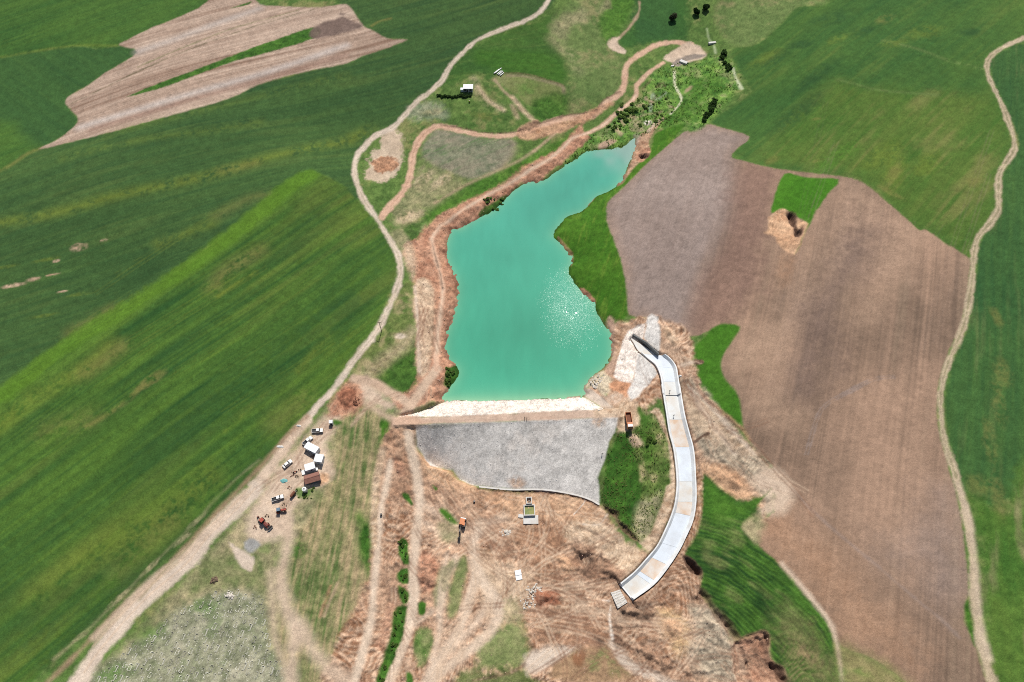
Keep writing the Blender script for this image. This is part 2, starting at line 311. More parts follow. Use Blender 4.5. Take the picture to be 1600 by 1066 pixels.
poly('w 250,-60 480,0 490,420 420,560 280,560 150,560 -60,590 -60,0', Mat((46, 84, 46), (66, 104, 50), None, iso=(30, 3), veg=1, h=.1, grain=.1), edge=3, rough=2)
poly('c 200,0 560,0 700,15 560,30 480,100 400,170 330,215 260,220 200,170 180,110', MEADOW, edge=3, rough=2)
# right hand fields
poly('c 700,10 560,32 490,100 410,175 340,215 250,225 260,300 330,400 320,440 180,540 150,570 210,592 330,632 280,680 250,728 300,745 450,778 620,798 800,810 860,840 980,940 1110,1060 | f 1150,30 1250,100 1350,163 1362,100 1390,40 1420,0 | c 1470,980 1468,810 1500,750 1538,690 1540,650 1515,570 1485,490 1455,430 1425,370 1410,310 1425,265 1490,215 1600,165 1600,-200 700,-200', WH_RT, label='F7', rough=.5)
poly('c 740,370 900,410 1200,430 1440,440 1500,500 1540,650 1500,750 1468,810 1460,1000 | f 1390,40 1362,100 1350,163 1250,100 1150,30 | c 1110,1060 980,940 860,840 800,812 700,800 640,790 440,760 400,700 560,480 640,420', WH_RT2, label='F8', rough=3, edge=8)
poly('x 1600,70 | c 1600,190 1500,235 1452,275 1440,310 1455,370 1480,430 1510,490 1545,570 1570,650 1565,710 1525,770 1500,815 1495,900 1495,975 1465,1030 1430,1066 | f 1410,60 1385,130 1378,230 1362,350 1340,470 1290,590 1255,680 1235,780 1235,880 1245,970 1270,1066 | i 1270,0 1320,180 1500,270 1600,200 | x 1900,760 1900,40', WH_E, label='F9', rough=.6)
poly('i 1320,180 1500,275 1540,180 1600,40 1900,40 1900,1200 1500,1200 1440,900 1400,600 1390,420 1360,280', Mat((58, 100, 38), (92, 118, 50), (140, 134, 96), iso=(30, 4), dirn=[(1560, 1000), (1550, 800)], st=(50, 4), k=(.7, .4), veg=.9, h=.1, grain=.14, mott=.2), edge=3, rough=2, label='F10')
PLOW = 'c 130,575 200,590 325,632 280,680 245,725 300,745 450,780 600,800 740,815 830,835 900,880 970,940 1050,1010 1110,1066 | f 1150,30 1250,100 1350,165 1347,230 1332,350 1305,470 1255,590 1218,690 1200,800 1205,950 1235,1066 | i 1280,180 1310,330 1335,520 1340,650 1325,730 1330,800 1370,880 1400,1000 1425,1066 1440,1200 1100,1200 1050,1066 900,960 760,900 700,800 650,730 560,620 490,540 400,460 355,390 360,330 440,280 445,150 430,60 | f 350,1040 310,960 280,870 270,780 220,720 195,660 210,600 250,540 285,475 200,465 130,500 30,520 | e 1430,440 1340,420 1330,340 1310,200 1270,80 1240,0 | b 1235,1000 1240,940 1300,880 1400,780 1500,690 1600,610 | c 60,610'
poly(PLOW, PL_R, label='P2', rough=.5, edge=.8)
_p0 = len(LAYERS)
poly('c 130,575 200,590 325,632 280,680 245,725 260,800 240,1000 | f 200,50 100,280 50,450 0,500 | e 1430,440 1340,420 1330,340 1310,200 1270,80 1240,0 | b 1235,1000 1240,940 1300,880 1400,780 1500,690 1600,610 | c 60,610', PL_LT, rough=2, edge=9, alpha=.9)
poly('c 745,818 860,850 1000,990 1100,1066 | f 1000,60 900,200 760,330 560,500 420,560 480,420 540,300 620,100 | c 640,1000 700,900', Mat((154, 128, 109), (182, 154, 132), None, iso=(30, 3), dirn=DR, st=(90, 4), k=(.5, .8), h=.07, grain=.09), rough=6, edge=14, alpha=.6)
poly('c 300,748 480,790 440,900 420,1066 | f 400,120 380,300 200,460 60,500 100,290 200,60 | c 250,860', Mat((124, 98, 88), (150, 120, 106), None, iso=(20, 3), dirn=DR, st=(70, 2.5), k=(.5, .6), h=.07, grain=.09), rough=4, edge=8, alpha=.7)
poly('f 560,520 640,330 720,200 760,60 860,0 900,80 820,250 720,400 690,560 640,760 560,760 520,640', PL_DK, rough=6, edge=14, alpha=.75)
poly('f 880,260 960,130 1040,120 1000,230 940,270', PL_DK, rough=4, edge=8, alpha=.6)
poly('i 380,330 470,480 600,600 720,780 800,900 960,960 1100,990 1000,800 860,640 760,490 600,380 500,250', PL_RED, rough=5, edge=12, alpha=.9)
poly('i 780,900 980,880 1100,900 1000,760 880,700 860,780', PL_RED, rough=5, edge=12, alpha=.5)
poly('i 1150,300 1240,200 1300,400 1320,600 1200,660 1120,520 1000,480', PL_LT, rough=5, edge=16, alpha=.55)
line('f 585,1066 635,900 685,828 798,764 900,714 1000,700', .4, PL_LT, alpha=.6, edge=.5)
line('f 600,1066 650,900 697,834 802,776 902,726 1000,711', .4, PL_LT, alpha=.6, edge=.5)
line('i 520,170 650,300 800,430 900,510 1050,640 1220,780 1300,860', .7, PL_LT, alpha=.5, edge=.9)
for s_, a_ in (('f 330,610 380,540 470,480', .5), ('f 1000,140 900,340 860,420', .45), ('f 480,560 420,700 400,880 520,900', .5), ('f 930,300 1010,180 1080,60', .45), ('f 280,620 330,560 360,600', .45)):
    line(s_, 10, Mat((168, 138, 116), (184, 156, 132)), alpha=a_ + .15, edge=9, rough=4)
for l_ in LAYERS[_p0:]: l_['only'] = 'P2'
# strips on the left ploughed field
poly('a 590,447 900,325 1200,210 1448,127 1450,180 1100,280 800,390', LUSHDK, rough=.5, edge=.8, label='F11')
poly('a 1060,40 1160,8 1150,20 1090,36', LUSHDK, rough=.3, edge=.6)
line('a 330,480 600,350 900,220 1200,115 1500,30', .6, Mat((96, 88, 64), (112, 104, 76)), alpha=.8)
line('a 640,310 900,200 1100,125 1380,48', .8, Mat((112, 116, 72), (130, 124, 88)), alpha=.7)
line('a 640,240 800,185 1000,110 1200,40', 4, Mat((178, 168, 160), (192, 182, 174)), alpha=.75, edge=4)
line('a 370,590 800,460 1250,330 1600,210', 4, Mat((184, 172, 164), (200, 190, 182)), alpha=.85, edge=3.5)
line('a 420,600 800,485 1300,345 1600,255', 3, Mat((140, 108, 96), (150, 118, 104)), alpha=.6, edge=3)
poly('a 1450,127 1600,70 | b 0,65 100,115 80,135 0,155 | a 1560,160 1450,180', PL_DK, rough=.8, edge=1.5, alpha=.9)
line('a -60,815 40,770 120,715 190,685', 2.2, OLIVE, alpha=.8, edge=2)
line('a 0,266 150,240 350,212 540,212', 1.4, YEL, alpha=.6, edge=2)
# streaks of thinner crop
line('a -200,1060 0,1030 300,975 540,905 900,828 1060,785 1200,740 1600,655 | b 60,640 140,600', 4.5, YEL, alpha=.75, edge=5)
line('a 1020,790 1100,775 1180,755', 4, OLIVE, alpha=.6, edge=4)
line('a 300,730 500,680 800,625 1000,600 1200,565', 3, YEL, alpha=.4, edge=5)
line('a 500,620 900,520 1300,420 1600,350', 3, YEL, alpha=.3, edge=5)
line('a 0,920 400,840 800,720 1300,640', 3, DKG, alpha=.5, edge=7)
line('a 1000,1000 1150,920 1250,900', 4, OLIVE, alpha=.5, edge=5)
line('d 740,90 850,50 980,0', 5, YEL, alpha=.5, edge=5)
line('d 320,500 400,450 510,395', 5, OLIVE, alpha=.65, edge=4)
line('d 0,140 300,120 700,180', 6, DKG, alpha=.4, edge=8)
line('d 0,590 200,560 450,380 640,260', 8, DKG, alpha=.5, edge=10)
for s_, rx, ry in (('d 365,108', 4.2, 2.4), ('d 480,76', 1.8, .9), ('d 60,285', 6, 1.4), ('d 160,255', 4, 1.6), ('d 260,172', 2, 1), ('d 240,235', 4, .8), ('d 290,312', 3, .7)):
    spot(s_, rx, ry, BARE, alpha=.95, ang=15)
for s_ in ('d 200,425', 'd 215,165', 'd 20,200', 'd 370,325'):
    spot(s_, 7, 1.2, YEL, alpha=.45, ang=14)
# bright field bands
line('d -100,830 0,790 150,680 300,565 580,395 870,200 1110,20 | a 1330,870 1430,810', 9, Mat((78, 118, 34), (98, 132, 42), veg=1, h=.06), alpha=.85, edge=1.9, rough=1.5)
line('d 0,930 150,810 330,700 420,640 500,560', 7, YEL, alpha=.6, edge=6)
line('d 390,690 480,630 560,570', 5.5, OLIVE, alpha=.8, edge=6)
line('d 990,290 1060,210 1200,130', 6.5, OLIVE, alpha=.7, edge=6)
line('d 1010,335 1090,280 1180,225', 1.2, Mat((130, 138, 48), (144, 150, 54), veg=1), alpha=.7, edge=2.0)
line('d 400,940 560,840 660,750 730,690', 1.6, OLIVE, alpha=.9, edge=2)
spot('d 690,730', 9, 3, OLIVE, alpha=.8, ang=40)
line('d 210,960 300,930 400,900', 7, OLIVE, alpha=.45, edge=8)
line('d 640,1066 900,880 1200,620 1600,350', 7, DKG, alpha=.6, edge=9)
line('d 700,700 1000,400 1300,130 1500,-40', 6, DKG, alpha=.4, edge=8)
line('d 900,1000 1250,760 1500,560', 6, DKG, alpha=.4, edge=8)
line('d 1000,700 1300,480 1600,240', 6, WH_BRT, alpha=.5, edge=7)
line('d 1280,920 1400,820', 8, OLIVE, alpha=.55, edge=8)
line('d 1040,960 1160,850', .8, YEL, alpha=.7, edge=2.0)
line('d 1380,680 1520,510', 2, YEL, alpha=.6, edge=2.5)
line('g 0,600 300,380 700,80 830,-60', 8, DKG, alpha=.35, edge=10)
line('g 200,650 400,480 700,330 960,120', 8, YEL, alpha=.6, edge=9)
line('g 560,560 700,420 800,330', 8, OLIVE, alpha=.45, edge=8)
line('g 0,700 100,760 300,620', 10, DKG, alpha=.3, edge=12)
line('g 100,900 400,700 640,560', 7, DKG, alpha=.5, edge=9)
line('g 1240,0 1000,250 700,540 480,740 200,980', 4, DKG, alpha=.75, edge=4)
line('g 1200,40 1100,120 980,240 900,330 730,500 560,670 400,830 250,960', .7, DRYG, alpha=.65, edge=1.2)
for s_ in ('g 560,670', 'g 700,530', 'g 910,320', 'g 380,850', 'g 850,400'): spot(s_, 5, 1.2, DRYG, alpha=.8, ang=47)
line('e 0,560 60,420 140,280 210,130 240,40', 6, DKG, alpha=.45, edge=8)
# right field streaks
line('c 950,190 1100,225 1250,280 1410,320', 2, MEADOW, alpha=.6, edge=2)
line('c 740,370 820,390 950,420 1200,440', 1.6, MEADOW, alpha=.5, edge=1.5)
for s_, rx, ry, a_ in (('c 700,90', 16, 8, 20), ('c 570,205', 10, 5, -5), ('c 850,145', 10, 5, 15), ('c 450,270', 12, 6, 30), ('c 1350,150', 10, 4, 0), ('c 640,350', 22, 6, 40), ('c 560,520', 25, 7, 40)):
    spot(s_, rx, ry, DKG, alpha=.6, ang=a_)
for s_, rx, ry, a_ in (('c 1140,150', 14, 7, 20), ('c 400,270', 14, 5, 30), ('c 740,180', 10, 4, 30), ('c 1000,800', 16, 6, 60), ('c 1000,200', 10, 4, 10), ('c 1150,760', 14, 6, 50), ('c 940,720', 20, 7, 40)):
    spot(s_, rx, ry, YEL, alpha=.38, ang=a_)
for s_, rx, ry, a_ in (('c 950,90', 8, 4, 30), ('c 430,745', 6, 3, 30), ('c 640,550', 3, 1.4, 0), ('c 1000,800', 8, 3, 60), ('c 980,890', 9, 2, -45), ('c 1370,840', 6, 4, 40), ('c 640,745', 4, 1.5, 10)):
    spot(s_, rx, ry, OLIVE, alpha=.5, ang=a_)
spot('c 730,730', 20, 5, LUSH, alpha=.7, ang=35)
for s_, rx, ry, a_ in (('f 1470,430', 3, 6, 85), ('f 1500,690', 4, 8, 75), ('f 1480,820', 3, 12, 80), ('f 1440,1000', 3, 10, 80), ('i 1480,210', 3, 10, 80), ('i 1390,160', 5, 5, 80)):
    spot(s_, ry, rx, OLIVE, alpha=.5, ang=a_)
# ---- green remnants inside the ploughed land
poly('c 490,805 600,825 740,830 690,900 640,970 610,1040 590,1066 | f 560,110 535,140 540,90 | c 590,1040 560,1010 490,970 430,990 440,930', Mat((60, 112, 26), (78, 128, 36), None, iso=(14, 3), veg=1, h=.1, grain=.12), label='F12', rough=.5, edge=.7)
poly('c 415,1066 420,1005 470,970 500,972 530,1000 560,1020 600,1035 590,1060 | f 575,70 535,145 470,100 450,60 400,40', DIRTO, rough=.8, edge=1)
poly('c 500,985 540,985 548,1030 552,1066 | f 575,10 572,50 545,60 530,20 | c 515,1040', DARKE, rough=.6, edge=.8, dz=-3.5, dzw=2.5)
spot('f 500,200', 14, 5, PL_RED, alpha=.6, ang=70)
poly('f 282,478 210,465 165,478 105,535 65,595 75,700 115,780 200,860 295,930 275,800 220,730 195,660 210,600 250,540', Mat((56, 104, 28), (76, 122, 36), None, iso=(14, 3), veg=1, h=.12, grain=.14), label='F13', rough=.6, edge=.8)
# lake side grass on the east bank
poly('b 1600,575 1500,690 1400,780 1300,880 1240,940 1235,1000 | e 1240,0 1270,80 1310,200 1330,340 1335,425 1300,445 1240,455 1190,415 1100,330 1000,200 940,60 | b 1000,1020 1100,960 1200,880 1300,800 1400,720 1440,680 1470,610', Mat((54, 100, 26), (78, 118, 34), (96, 124, 44), iso=(16, 3), dirn=[(930, 430), (950, 360)], st=(20, 1.2), k=(.6, .4), veg=1, h=.16, grain=.16), edge=.8, rough=.7, label='F14')
# gully above the lake
poly('b 1600,290 1520,300 1430,360 1400,450 1330,520 1270,560 1220,610 1120,650 1060,720 1000,790 1100,760 1300,700 1390,640 1450,610 1600,570 | c 60,610 150,560 280,400 260,300 200,260 120,270 60,300', WETGR, edge=3, rough=2, label='G1')
poly('b 1600,430 1540,480 1490,560 1500,600 1600,570 | c 80,560 150,440 200,420 160,340 60,360', LUSH, edge=4, rough=3, alpha=.7)
# hill between the roads: mixed pasture
poly('b 700,370 760,345 860,350 950,375 1030,400 1040,430 990,450 920,465 880,490 820,440 760,400', Mat((108, 124, 66), (140, 138, 96), (92, 122, 58), iso=(14, 3), veg=.7, h=.12, grain=.14, mott=.3), edge=1.5, rough=1)
line('b 780,350 850,352 950,375 1030,400 1038,430', 1.6, Mat((150, 128, 106), (164, 144, 122)), alpha=.85, edge=1.5)
poly('b 890,480 950,440 1040,430 1060,500 1000,550 930,560 900,520', LUSHDK, edge=3, rough=1.5, alpha=.8)
poly('b 640,240 760,235 950,245 1040,300 1045,380 940,360 850,340 740,330 640,300', Mat((52, 94, 32), (74, 112, 40), None, iso=(20, 3), dirn=[(760, 100), (870, 110)], st=(30, 1.5), k=(.4, .7), veg=1, h=.12, grain=.12), edge=4, rough=2, alpha=.85)
poly('b 430,610 480,600 600,625 700,640 790,645 815,680 770,760 700,810 600,830 520,800 440,770 400,740 380,700', GREYG, edge=2, rough=1, label='F15')
line('b 800,655 812,690 770,755 700,810', 3, Mat((150, 130, 112), (164, 146, 128)), alpha=.6, edge=3)
poly('b 380,740 480,790 600,840 560,900 450,950 330,1010 260,1040 240,980 330,850', DRYG, edge=4, rough=2.5, alpha=.75)
poly('b 640,830 900,720 1020,640 1080,640 1000,720 860,800 700,890 600,930 440,1020 390,1060 370,1030 500,920', LUSH, edge=3, rough=2, alpha=.85)
line('b 440,940 560,870 640,830 800,760 900,700 1010,610', 1.4, BARE, alpha=.55, edge=1.2)
line('b 900,700 960,650 1030,590', 1.2, BARE, alpha=.6, edge=1)
for s_ in ('b 390,830', 'b 470,840', 'b 350,1000', 'b 300,1010'): spot(s_, 9, 3.5, DIRTP, alpha=.55, ang=50)
poly('b 320,500 420,470 480,490 500,540 420,560 330,560', Mat((124, 140, 110), (156, 156, 130), (96, 126, 74), iso=(5, 3), veg=.6, h=.15, grain=.25, mott=.8), edge=3, rough=2, alpha=.8)
spot('b 690,540', 10, 3, OLIVE, alpha=.6, ang=-10)
spot('b 430,520', 8, 3, DRYG, alpha=.7, ang=15)
line('b 625,365 640,420 680,470 750,505', 5, DRYG, alpha=.8, edge=3)
line('b 640,400 690,465 760,510', 2.2, DIRTP, alpha=.7, edge=1.5)
line('b 800,450 850,510 900,560', 2.6, DIRTP, alpha=.85, edge=1.5)
line('b 720,370 760,420 800,455', 1.6, BARE, alpha=.7, edge=1.2)
line('b 800,490 825,545', 2.5, DIRTP, alpha=.6, edge=1.5)
poly('b 1000,90 1060,60 1130,40 1150,100 1080,120 1040,200 1000,170 980,150', DRYG, edge=4, rough=2.5, alpha=.7)
line('b 985,180 1030,230 1080,260 1110,330', 6, DRYG, alpha=.6, edge=5)
line('b 1390,10 1385,60 1340,130 1290,180', 1.6, BARE, alpha=.8, edge=1)
poly('b 1255,185 1300,170 1290,205 1330,235 1320,255 1270,235 1245,215', PALE2, edge=1, rough=1)
poly('b 1195,55 1240,0 1250,30 1215,60', DRYG, edge=3, rough=2, alpha=.8)
line('b 150,120 185,100 240,85', 1.6, OLIVE, alpha=.7, edge=1)
# ---- camp side and downstream ground
poly('x 560,595 700,600 700,650 640,700 600,760 575,1000 560,1120 120,1120 200,1000 330,860 430,740 500,650', DRYG, edge=3, rough=2)
poly('e 290,290 340,280 355,480 365,640 370,720 350,780 280,780 220,740 170,760 60,690 130,580 200,480', Mat((76, 104, 48), (120, 128, 74), (164, 148, 112), iso=(11, 4), veg=.7, h=.15, grain=.2, mott=.5), edge=2, rough=1.5)
poly('e 190,720 240,640 330,600 362,640 370,720 345,785 280,780', LUSHDK, edge=3, rough=2, alpha=.85)
line('e 130,700 220,620 300,560 340,500', 5, DIRTP, alpha=.6, edge=4)
spot('e 285,520', 3.2, 2.2, PALE, alpha=.9, ang=0)
poly('e 230,40 330,0 400,-10 380,60 370,160 420,170 380,180 310,190 280,150 250,90', DRYG, edge=3, rough=2)
poly('e 290,20 400,-20 420,-20 370,40 380,130 420,165 400,180 360,160 340,80', LUSHDK, edge=1.6, rough=1.2, alpha=.85)
poly('x 520,655 560,632 606,652 614,700 602,722 587,860 577,1000 552,1120 440,1120 445,900 470,830 520,740', STUB, edge=2, rough=1.5, label='F16')
line('h 90,300 130,370 110,480 150,560', 4, LUSH, alpha=.8, edge=2.5)
poly('h 120,330 150,380 145,520 110,500 90,400', LUSHDK, edge=1.5, rough=1)
poly('e 200,880 235,900 240,1020 205,1035 190,960', LUSH, edge=1, rough=1)
poly('e 185,790 240,800 265,830 250,870 205,850', LUSHDK, edge=1, rough=1)
poly('g 740,790 850,700 1000,640 1140,630 1220,680 1240,800 1270,900 1310,1100 400,1100 520,960', CEM, edge=3, rough=2, label='C1')
poly('g 900,560 1060,450 1200,500 1240,640 1140,630 1000,640 850,700', Mat((98, 120, 66), (150, 142, 106), (120, 126, 84), iso=(9, 4), veg=.6, h=.15, grain=.22, mott=.6), edge=4, rough=2)
spot('g 700,840', 7, 4, LUSH, alpha=.6, ang=20); spot('g 940,710', 7, 4, LUSH, alpha=.55, ang=0); spot('g 530,1030', 7, 4, LUSH, alpha=.6, ang=20); spot('g 1380,460', 4, 4, LUSHDK, alpha=.85, ang=20)
# excavated ground below the dam
poly('x 596,700 614,660 650,665 650,700 672,724 717,750 748,762 800,767 895,773 937,790 960,830 1000,860 1030,845 1050,800 1058,760 1050,690 1035,620 1010,640 985,640 975,660 950,660 960,640 940,625 915,615 930,590 955,560 950,515 985,500 1012,494 1040,500 1078,522 1092,600 1150,672 1212,742 1200,800 1190,810 1150,790 1105,745 1100,800 1072,878 1098,900 1106,952 1150,1005 1190,985 1208,1030 1230,1120 545,1120 575,900 588,760', DIRT, edge=1.5, rough=1.6, label='D1')
poly('e 1000,800 1120,790 1240,870 1380,850 1400,1000 1340,1066 1280,1066 1300,940 1200,900', DIRTP, edge=2, rough=2)
poly('x 1060,590 1092,600 1150,672 1212,742 1200,800 1185,770 1150,735 1110,720 1092,690 1075,640', DIRTG, edge=2, rough=1.5)
poly('f 30,760 100,800 200,900 310,1000 380,1066 250,1066 150,1000 50,900', DIRTP, edge=2, rough=2, alpha=.8)
poly('i 100,50 200,60 290,110 340,190 320,225 270,215 200,170 130,120', DIRTO, edge=1.5, rough=1.2)
poly('i 330,140 430,60 500,130 540,200 500,280 440,290 360,280 430,210', PALE2, edge=2.5, rough=1.5)
poly('i 290,330 380,290 370,400 340,420 300,380', DRYG, edge=2, rough=1.5)
poly('h 380,10 450,60 540,110 640,160 640,200 560,190 470,150 400,100', DIRTO, edge=2.5, rough=2)
poly('h 650,180 860,190 1000,190 1130,215 1220,290 1260,330 1100,350 1000,330 850,330 720,260', DIRTO, edge=3, rough=2, alpha=.8)
poly('h 850,330 1000,320 1040,420 980,560 900,590 880,470 800,420', Mat((142, 106, 82), (176, 138, 110), None, iso=(10, 4), h=.35, grain=.16, mott=.4, swirl=.4), edge=3, rough=2)
poly('h 1030,340 1200,310 1300,400 1420,480 1300,600 1200,540 1100,460', DIRTP, edge=2, rough=2)
poly('h 1060,440 1120,420 1260,520 1330,540 1300,600 1150,590 1080,500', DIRTD, edge=1.5, rough=2)
poly('h 860,620 960,600 1250,600 1310,640 1260,720 1250,870 1050,890 900,860 860,760', DIRT, edge=2, rough=2)
poly('h 900,740 1060,760 1180,720 1230,860 1100,890 920,860', Mat((146, 110, 86), (178, 140, 112), None, iso=(10, 4), h=.3, grain=.16, mott=.4, swirl=.6), edge=2, rough=2, alpha=.8)
poly('h 930,640 1000,640 1010,690 950,710 905,690', REDDK, edge=1.5, rough=1.2)
poly('h 370,470 440,480 455,620 420,650 365,590', RED, edge=2, rough=1.5)
poly('h 640,500 740,520 880,560 860,700 740,800 640,640', DIRTP, edge=4, rough=2)
poly('h 640,880 760,790 850,780 870,930 860,980 740,1000 640,1000', Mat((96, 122, 62), (150, 148, 104), None, iso=(8, 4), veg=.7, h=.15, grain=.2, mott=.5), edge=2.5, rough=2)
poly('h 740,700 820,680 850,780 760,790', DRYG, edge=2.5, rough=2, alpha=.8)
poly('h 520,600 560,490 590,500 580,640 540,760 500,760', Mat((100, 122, 64), (150, 146, 104), None, iso=(8, 4), veg=.7, h=.15, grain=.2, mott=.5), edge=1.5, rough=1)
poly('h 440,600 500,520 490,640 470,720 440,700', DRYG, edge=1.5, rough=1)
poly('h 350,830 430,820 440,900 400,980 350,1000', Mat((84, 120, 52), (150, 146, 104), None, iso=(6, 4), veg=.8, h=.2, grain=.24, mott=.6), edge=1.2, rough=1)
poly('h 580,1000 700,1030 860,1000 900,1050 1000,1100 560,1100', GRASS, edge=2, rough=2, alpha=.8)
poly('h 860,960 980,900 1080,910 1100,920 1000,970 940,1020 880,1030', PALE, edge=1.5, rough=1.2)
poly('h 1100,920 1190,900 1260,900 1310,980 1340,1066 1000,1066 980,1000', Mat((150, 120, 92), (176, 146, 114), (112, 124, 74), iso=(12, 4), h=.2, grain=.14, mott=.3), edge=1.5, rough=1.2)
poly('h 1085,930 1140,935 1120,985 1080,970', Mat((140, 98, 70), (160, 118, 88)), edge=1, rough=.8)
line('h 1270,890 1310,950 1350,990 1430,1020 1520,1066 1600,1100', 3.6, PALE, edge=1.2, rough=.8)
line('h 620,1060 720,1040 800,1020 860,985', .9, DARKE, alpha=.7, edge=.8)
poly('h 1255,740 1300,700 1420,680 1490,730 1440,770 1350,790 1300,840 1330,900 1270,890 1250,800', DIRTD, edge=1.2, rough=1.4)
poly('t 450,600 520,560 620,580 720,640 770,720 760,827 620,740 500,680', DIRTD, edge=2, rough=2, alpha=.8)
poly('t 640,340 760,340 860,400 890,520 860,610 760,620 700,500', Mat((206, 170, 124), (220, 190, 148), None, iso=(10, 4), h=.3, grain=.12, swirl=.4), edge=3, rough=2)
poly('t 880,300 1000,290 1100,370 1160,440 1180,540 1260,580 1300,700 1300,827 1100,827 900,760 860,640 900,480', DIRTG, edge=2.5, rough=2)
poly('t 800,700 900,690 960,760 1000,827 800,827', DIRTD, edge=3, rough=2, alpha=.6)
poly('t 1230,540 1330,490 1420,480 1440,560 1430,650 1520,740 1560,827 1300,827 1300,700', RED, edge=1.5, rough=1.2)
# ridged green crop east of the chute
poly('i 120,110 210,190 300,225 400,200 430,170 350,280 290,350 350,430 430,490 520,600 620,700 690,780 720,900 740,1066 745,1200 520,1200 495,1066 490,1000 430,960 420,850 380,825 290,860 210,760 150,690 100,630 110,560 30,480 90,380 115,250', RIDG, edge=.8, rough=.7, label='F17')
poly('i 130,130 210,190 300,225 380,210 340,290 200,330 130,300', LUSH, edge=3, rough=2, alpha=.8)
poly('i 460,760 560,800 640,900 720,1000 740,1066 520,1066 500,960', Mat((84, 108, 52), (148, 136, 96), (168, 138, 108), iso=(10, 3), h=.2, veg=.5, grain=.16, swirl=.6), edge=6, rough=3, alpha=.8)
line('i 480,520 600,660 700,790 740,920 760,1066', 1.2, PALE2, edge=1, rough=.6)
poly('i 760,900 900,950 1050,1066 1080,1200 770,1200 750,1000', Mat((120, 128, 72), (164, 144, 108), (98, 122, 58), iso=(14, 4), veg=.6, h=.12, grain=.16, mott=.4), edge=4, rough=2)
poly('i 1325,730 1340,690 1370,880 1365,880 1335,800', LUSH, edge=.8, rough=.5)
poly('k 560,310 640,250 690,290 740,420 790,600 830,760 850,1000 | l 735,0 720,120 690,230 640,350 570,490 500,560 420,470 500,390 560,250 620,80 640,0 | k 770,850 760,700 740,560 680,450 640,360', DIRTP, edge=.8, rough=.8, label='D1')
# green spur beside the dam
poly('k 455,250 500,270 600,320 640,360 680,450 740,560 760,700 770,850 770,1060 | l 640,0 620,80 560,250 500,390 420,465 350,390 240,290 130,160 110,60 | k 85,1000 90,900 130,700 240,540 350,480 470,420', Mat((70, 104, 42), (120, 132, 74), (176, 160, 122), iso=(6, 4), veg=.8, h=.3, grain=.26, mott=.7), edge=1, rough=1, label='F18')
poly('k 240,540 330,530 400,640 440,800 470,1066 | l 440,100 400,220 360,340 240,280 130,160 110,60 | k 85,1000 90,900 130,700', LUSHDK, edge=1.2, rough=.8)
poly('k 460,260 500,290 560,400 600,520 620,640 600,780 500,800 440,700 480,600 470,450', LUSH, edge=2, rough=1.2, alpha=.7)
poly('k 360,560 420,540 480,600 480,640 420,655', DIRTP, edge=1, rough=.8)
poly('l 430,130 560,60 600,60 560,250 500,400 440,440 380,330', Mat((150, 144, 112), (178, 166, 136), (104, 122, 64), iso=(5, 4), veg=.5, h=.3, grain=.3, mott=.8), edge=2, rough=1.2, alpha=.85)
# lake banks
poly('b 390,1066 430,1020 520,960 600,922 700,878 870,765 1000,700 1060,645 1125,560 1135,620 1150,640 1100,700 1000,780 900,860 840,850 760,920 660,990 620,1040 560,1080 | e 520,60 510,150 540,220 565,280 555,400 520,520 510,560 520,620 560,660 505,700 500,750 510,815 440,824 330,860 260,840 250,800 330,780 370,700 360,600 355,480 345,300 330,200 300,150 310,100 380,60 400,0', RED, edge=1.2, rough=1.4, label='D2')
poly('e 345,290 400,250 440,300 440,420 430,520 420,640 400,700 370,690 360,560', DIRTP, edge=1.5, rough=1.2)
poly('e 300,110 330,90 360,200 340,260 310,190', DIRTP, edge=2, rough=1.2)
poly('b 650,985 720,930 770,905 780,940 720,1000 670,1010', LUSHDK, edge=.8, rough=.8, alpha=.9)
poly('e 500,670 545,655 560,700 520,755 482,745 490,700', LUSHDK, edge=.8, rough=.8)
poly('b 1380,640 1430,600 1480,560 1500,550 1440,640 1440,690 1420,730 1370,770 1300,860 1280,850 1330,790 1360,700', Mat((172, 140, 112), (194, 160, 132), (150, 108, 84), iso=(6, 4), h=.4, grain=.16, mott=.4), edge=.8, rough=.8)
poly('q 640,590 700,555 775,550 780,590 740,640 690,690 640,680 610,640', RED, edge=.6, rough=.5, dz=0)
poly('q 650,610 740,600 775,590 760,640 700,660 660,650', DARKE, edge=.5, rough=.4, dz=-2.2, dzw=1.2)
poly('e 1105,310 1125,300 1180,345 1180,370 1140,340', RED, edge=.5, rough=.5)
poly('e 1010,60 1060,110 1085,150 1075,200 1060,160 1030,110', RED, edge=.5, rough=.4, alpha=.6)
poly('b 1135,930 1160,920 1190,910 1160,945 1135,965', BARE, edge=.5, rough=.4)
poly('b 1210,660 1260,645 1285,655 1240,680 1200,690', BARE, edge=.8, rough=.6)
poly('q 710,265 770,255 785,285 740,305 715,295', WHITE, edge=.5, rough=.4)
poly('q 600,250 680,250 690,330 620,340 590,300', DRYG, edge=1.5, rough=1)
poly('q 560,330 700,340 700,370 590,375', DRYG, edge=1, rough=1)
line('q 570,350 560,290 620,240 700,200 800,185 900,165', 1.5, DRYG, alpha=.8, edge=1)
line('o 890,480 890,540 905,640 950,720 960,790 900,870 850,920', 1.4, Mat((206, 204, 170), (222, 218, 190)), alpha=.9, edge=.6)
line('o 800,700 760,740 700,770 660,720 640,890', 1.6, Mat((140, 160, 130), (180, 186, 160)), alpha=.8, edge=1)
line('o 1500,450 1530,540 1590,660', 1.6, Mat((190, 196, 160), (210, 212, 180)), alpha=.8, edge=.8)
line('o 1230,30 1250,140 1300,200 1320,290', 1.4, Mat((160, 178, 130), (190, 198, 160)), alpha=.7, edge=.8)
poly('q 600,410 640,395 670,420 650,490 620,505', SILT, edge=.8, rough=.6, alpha=.6)
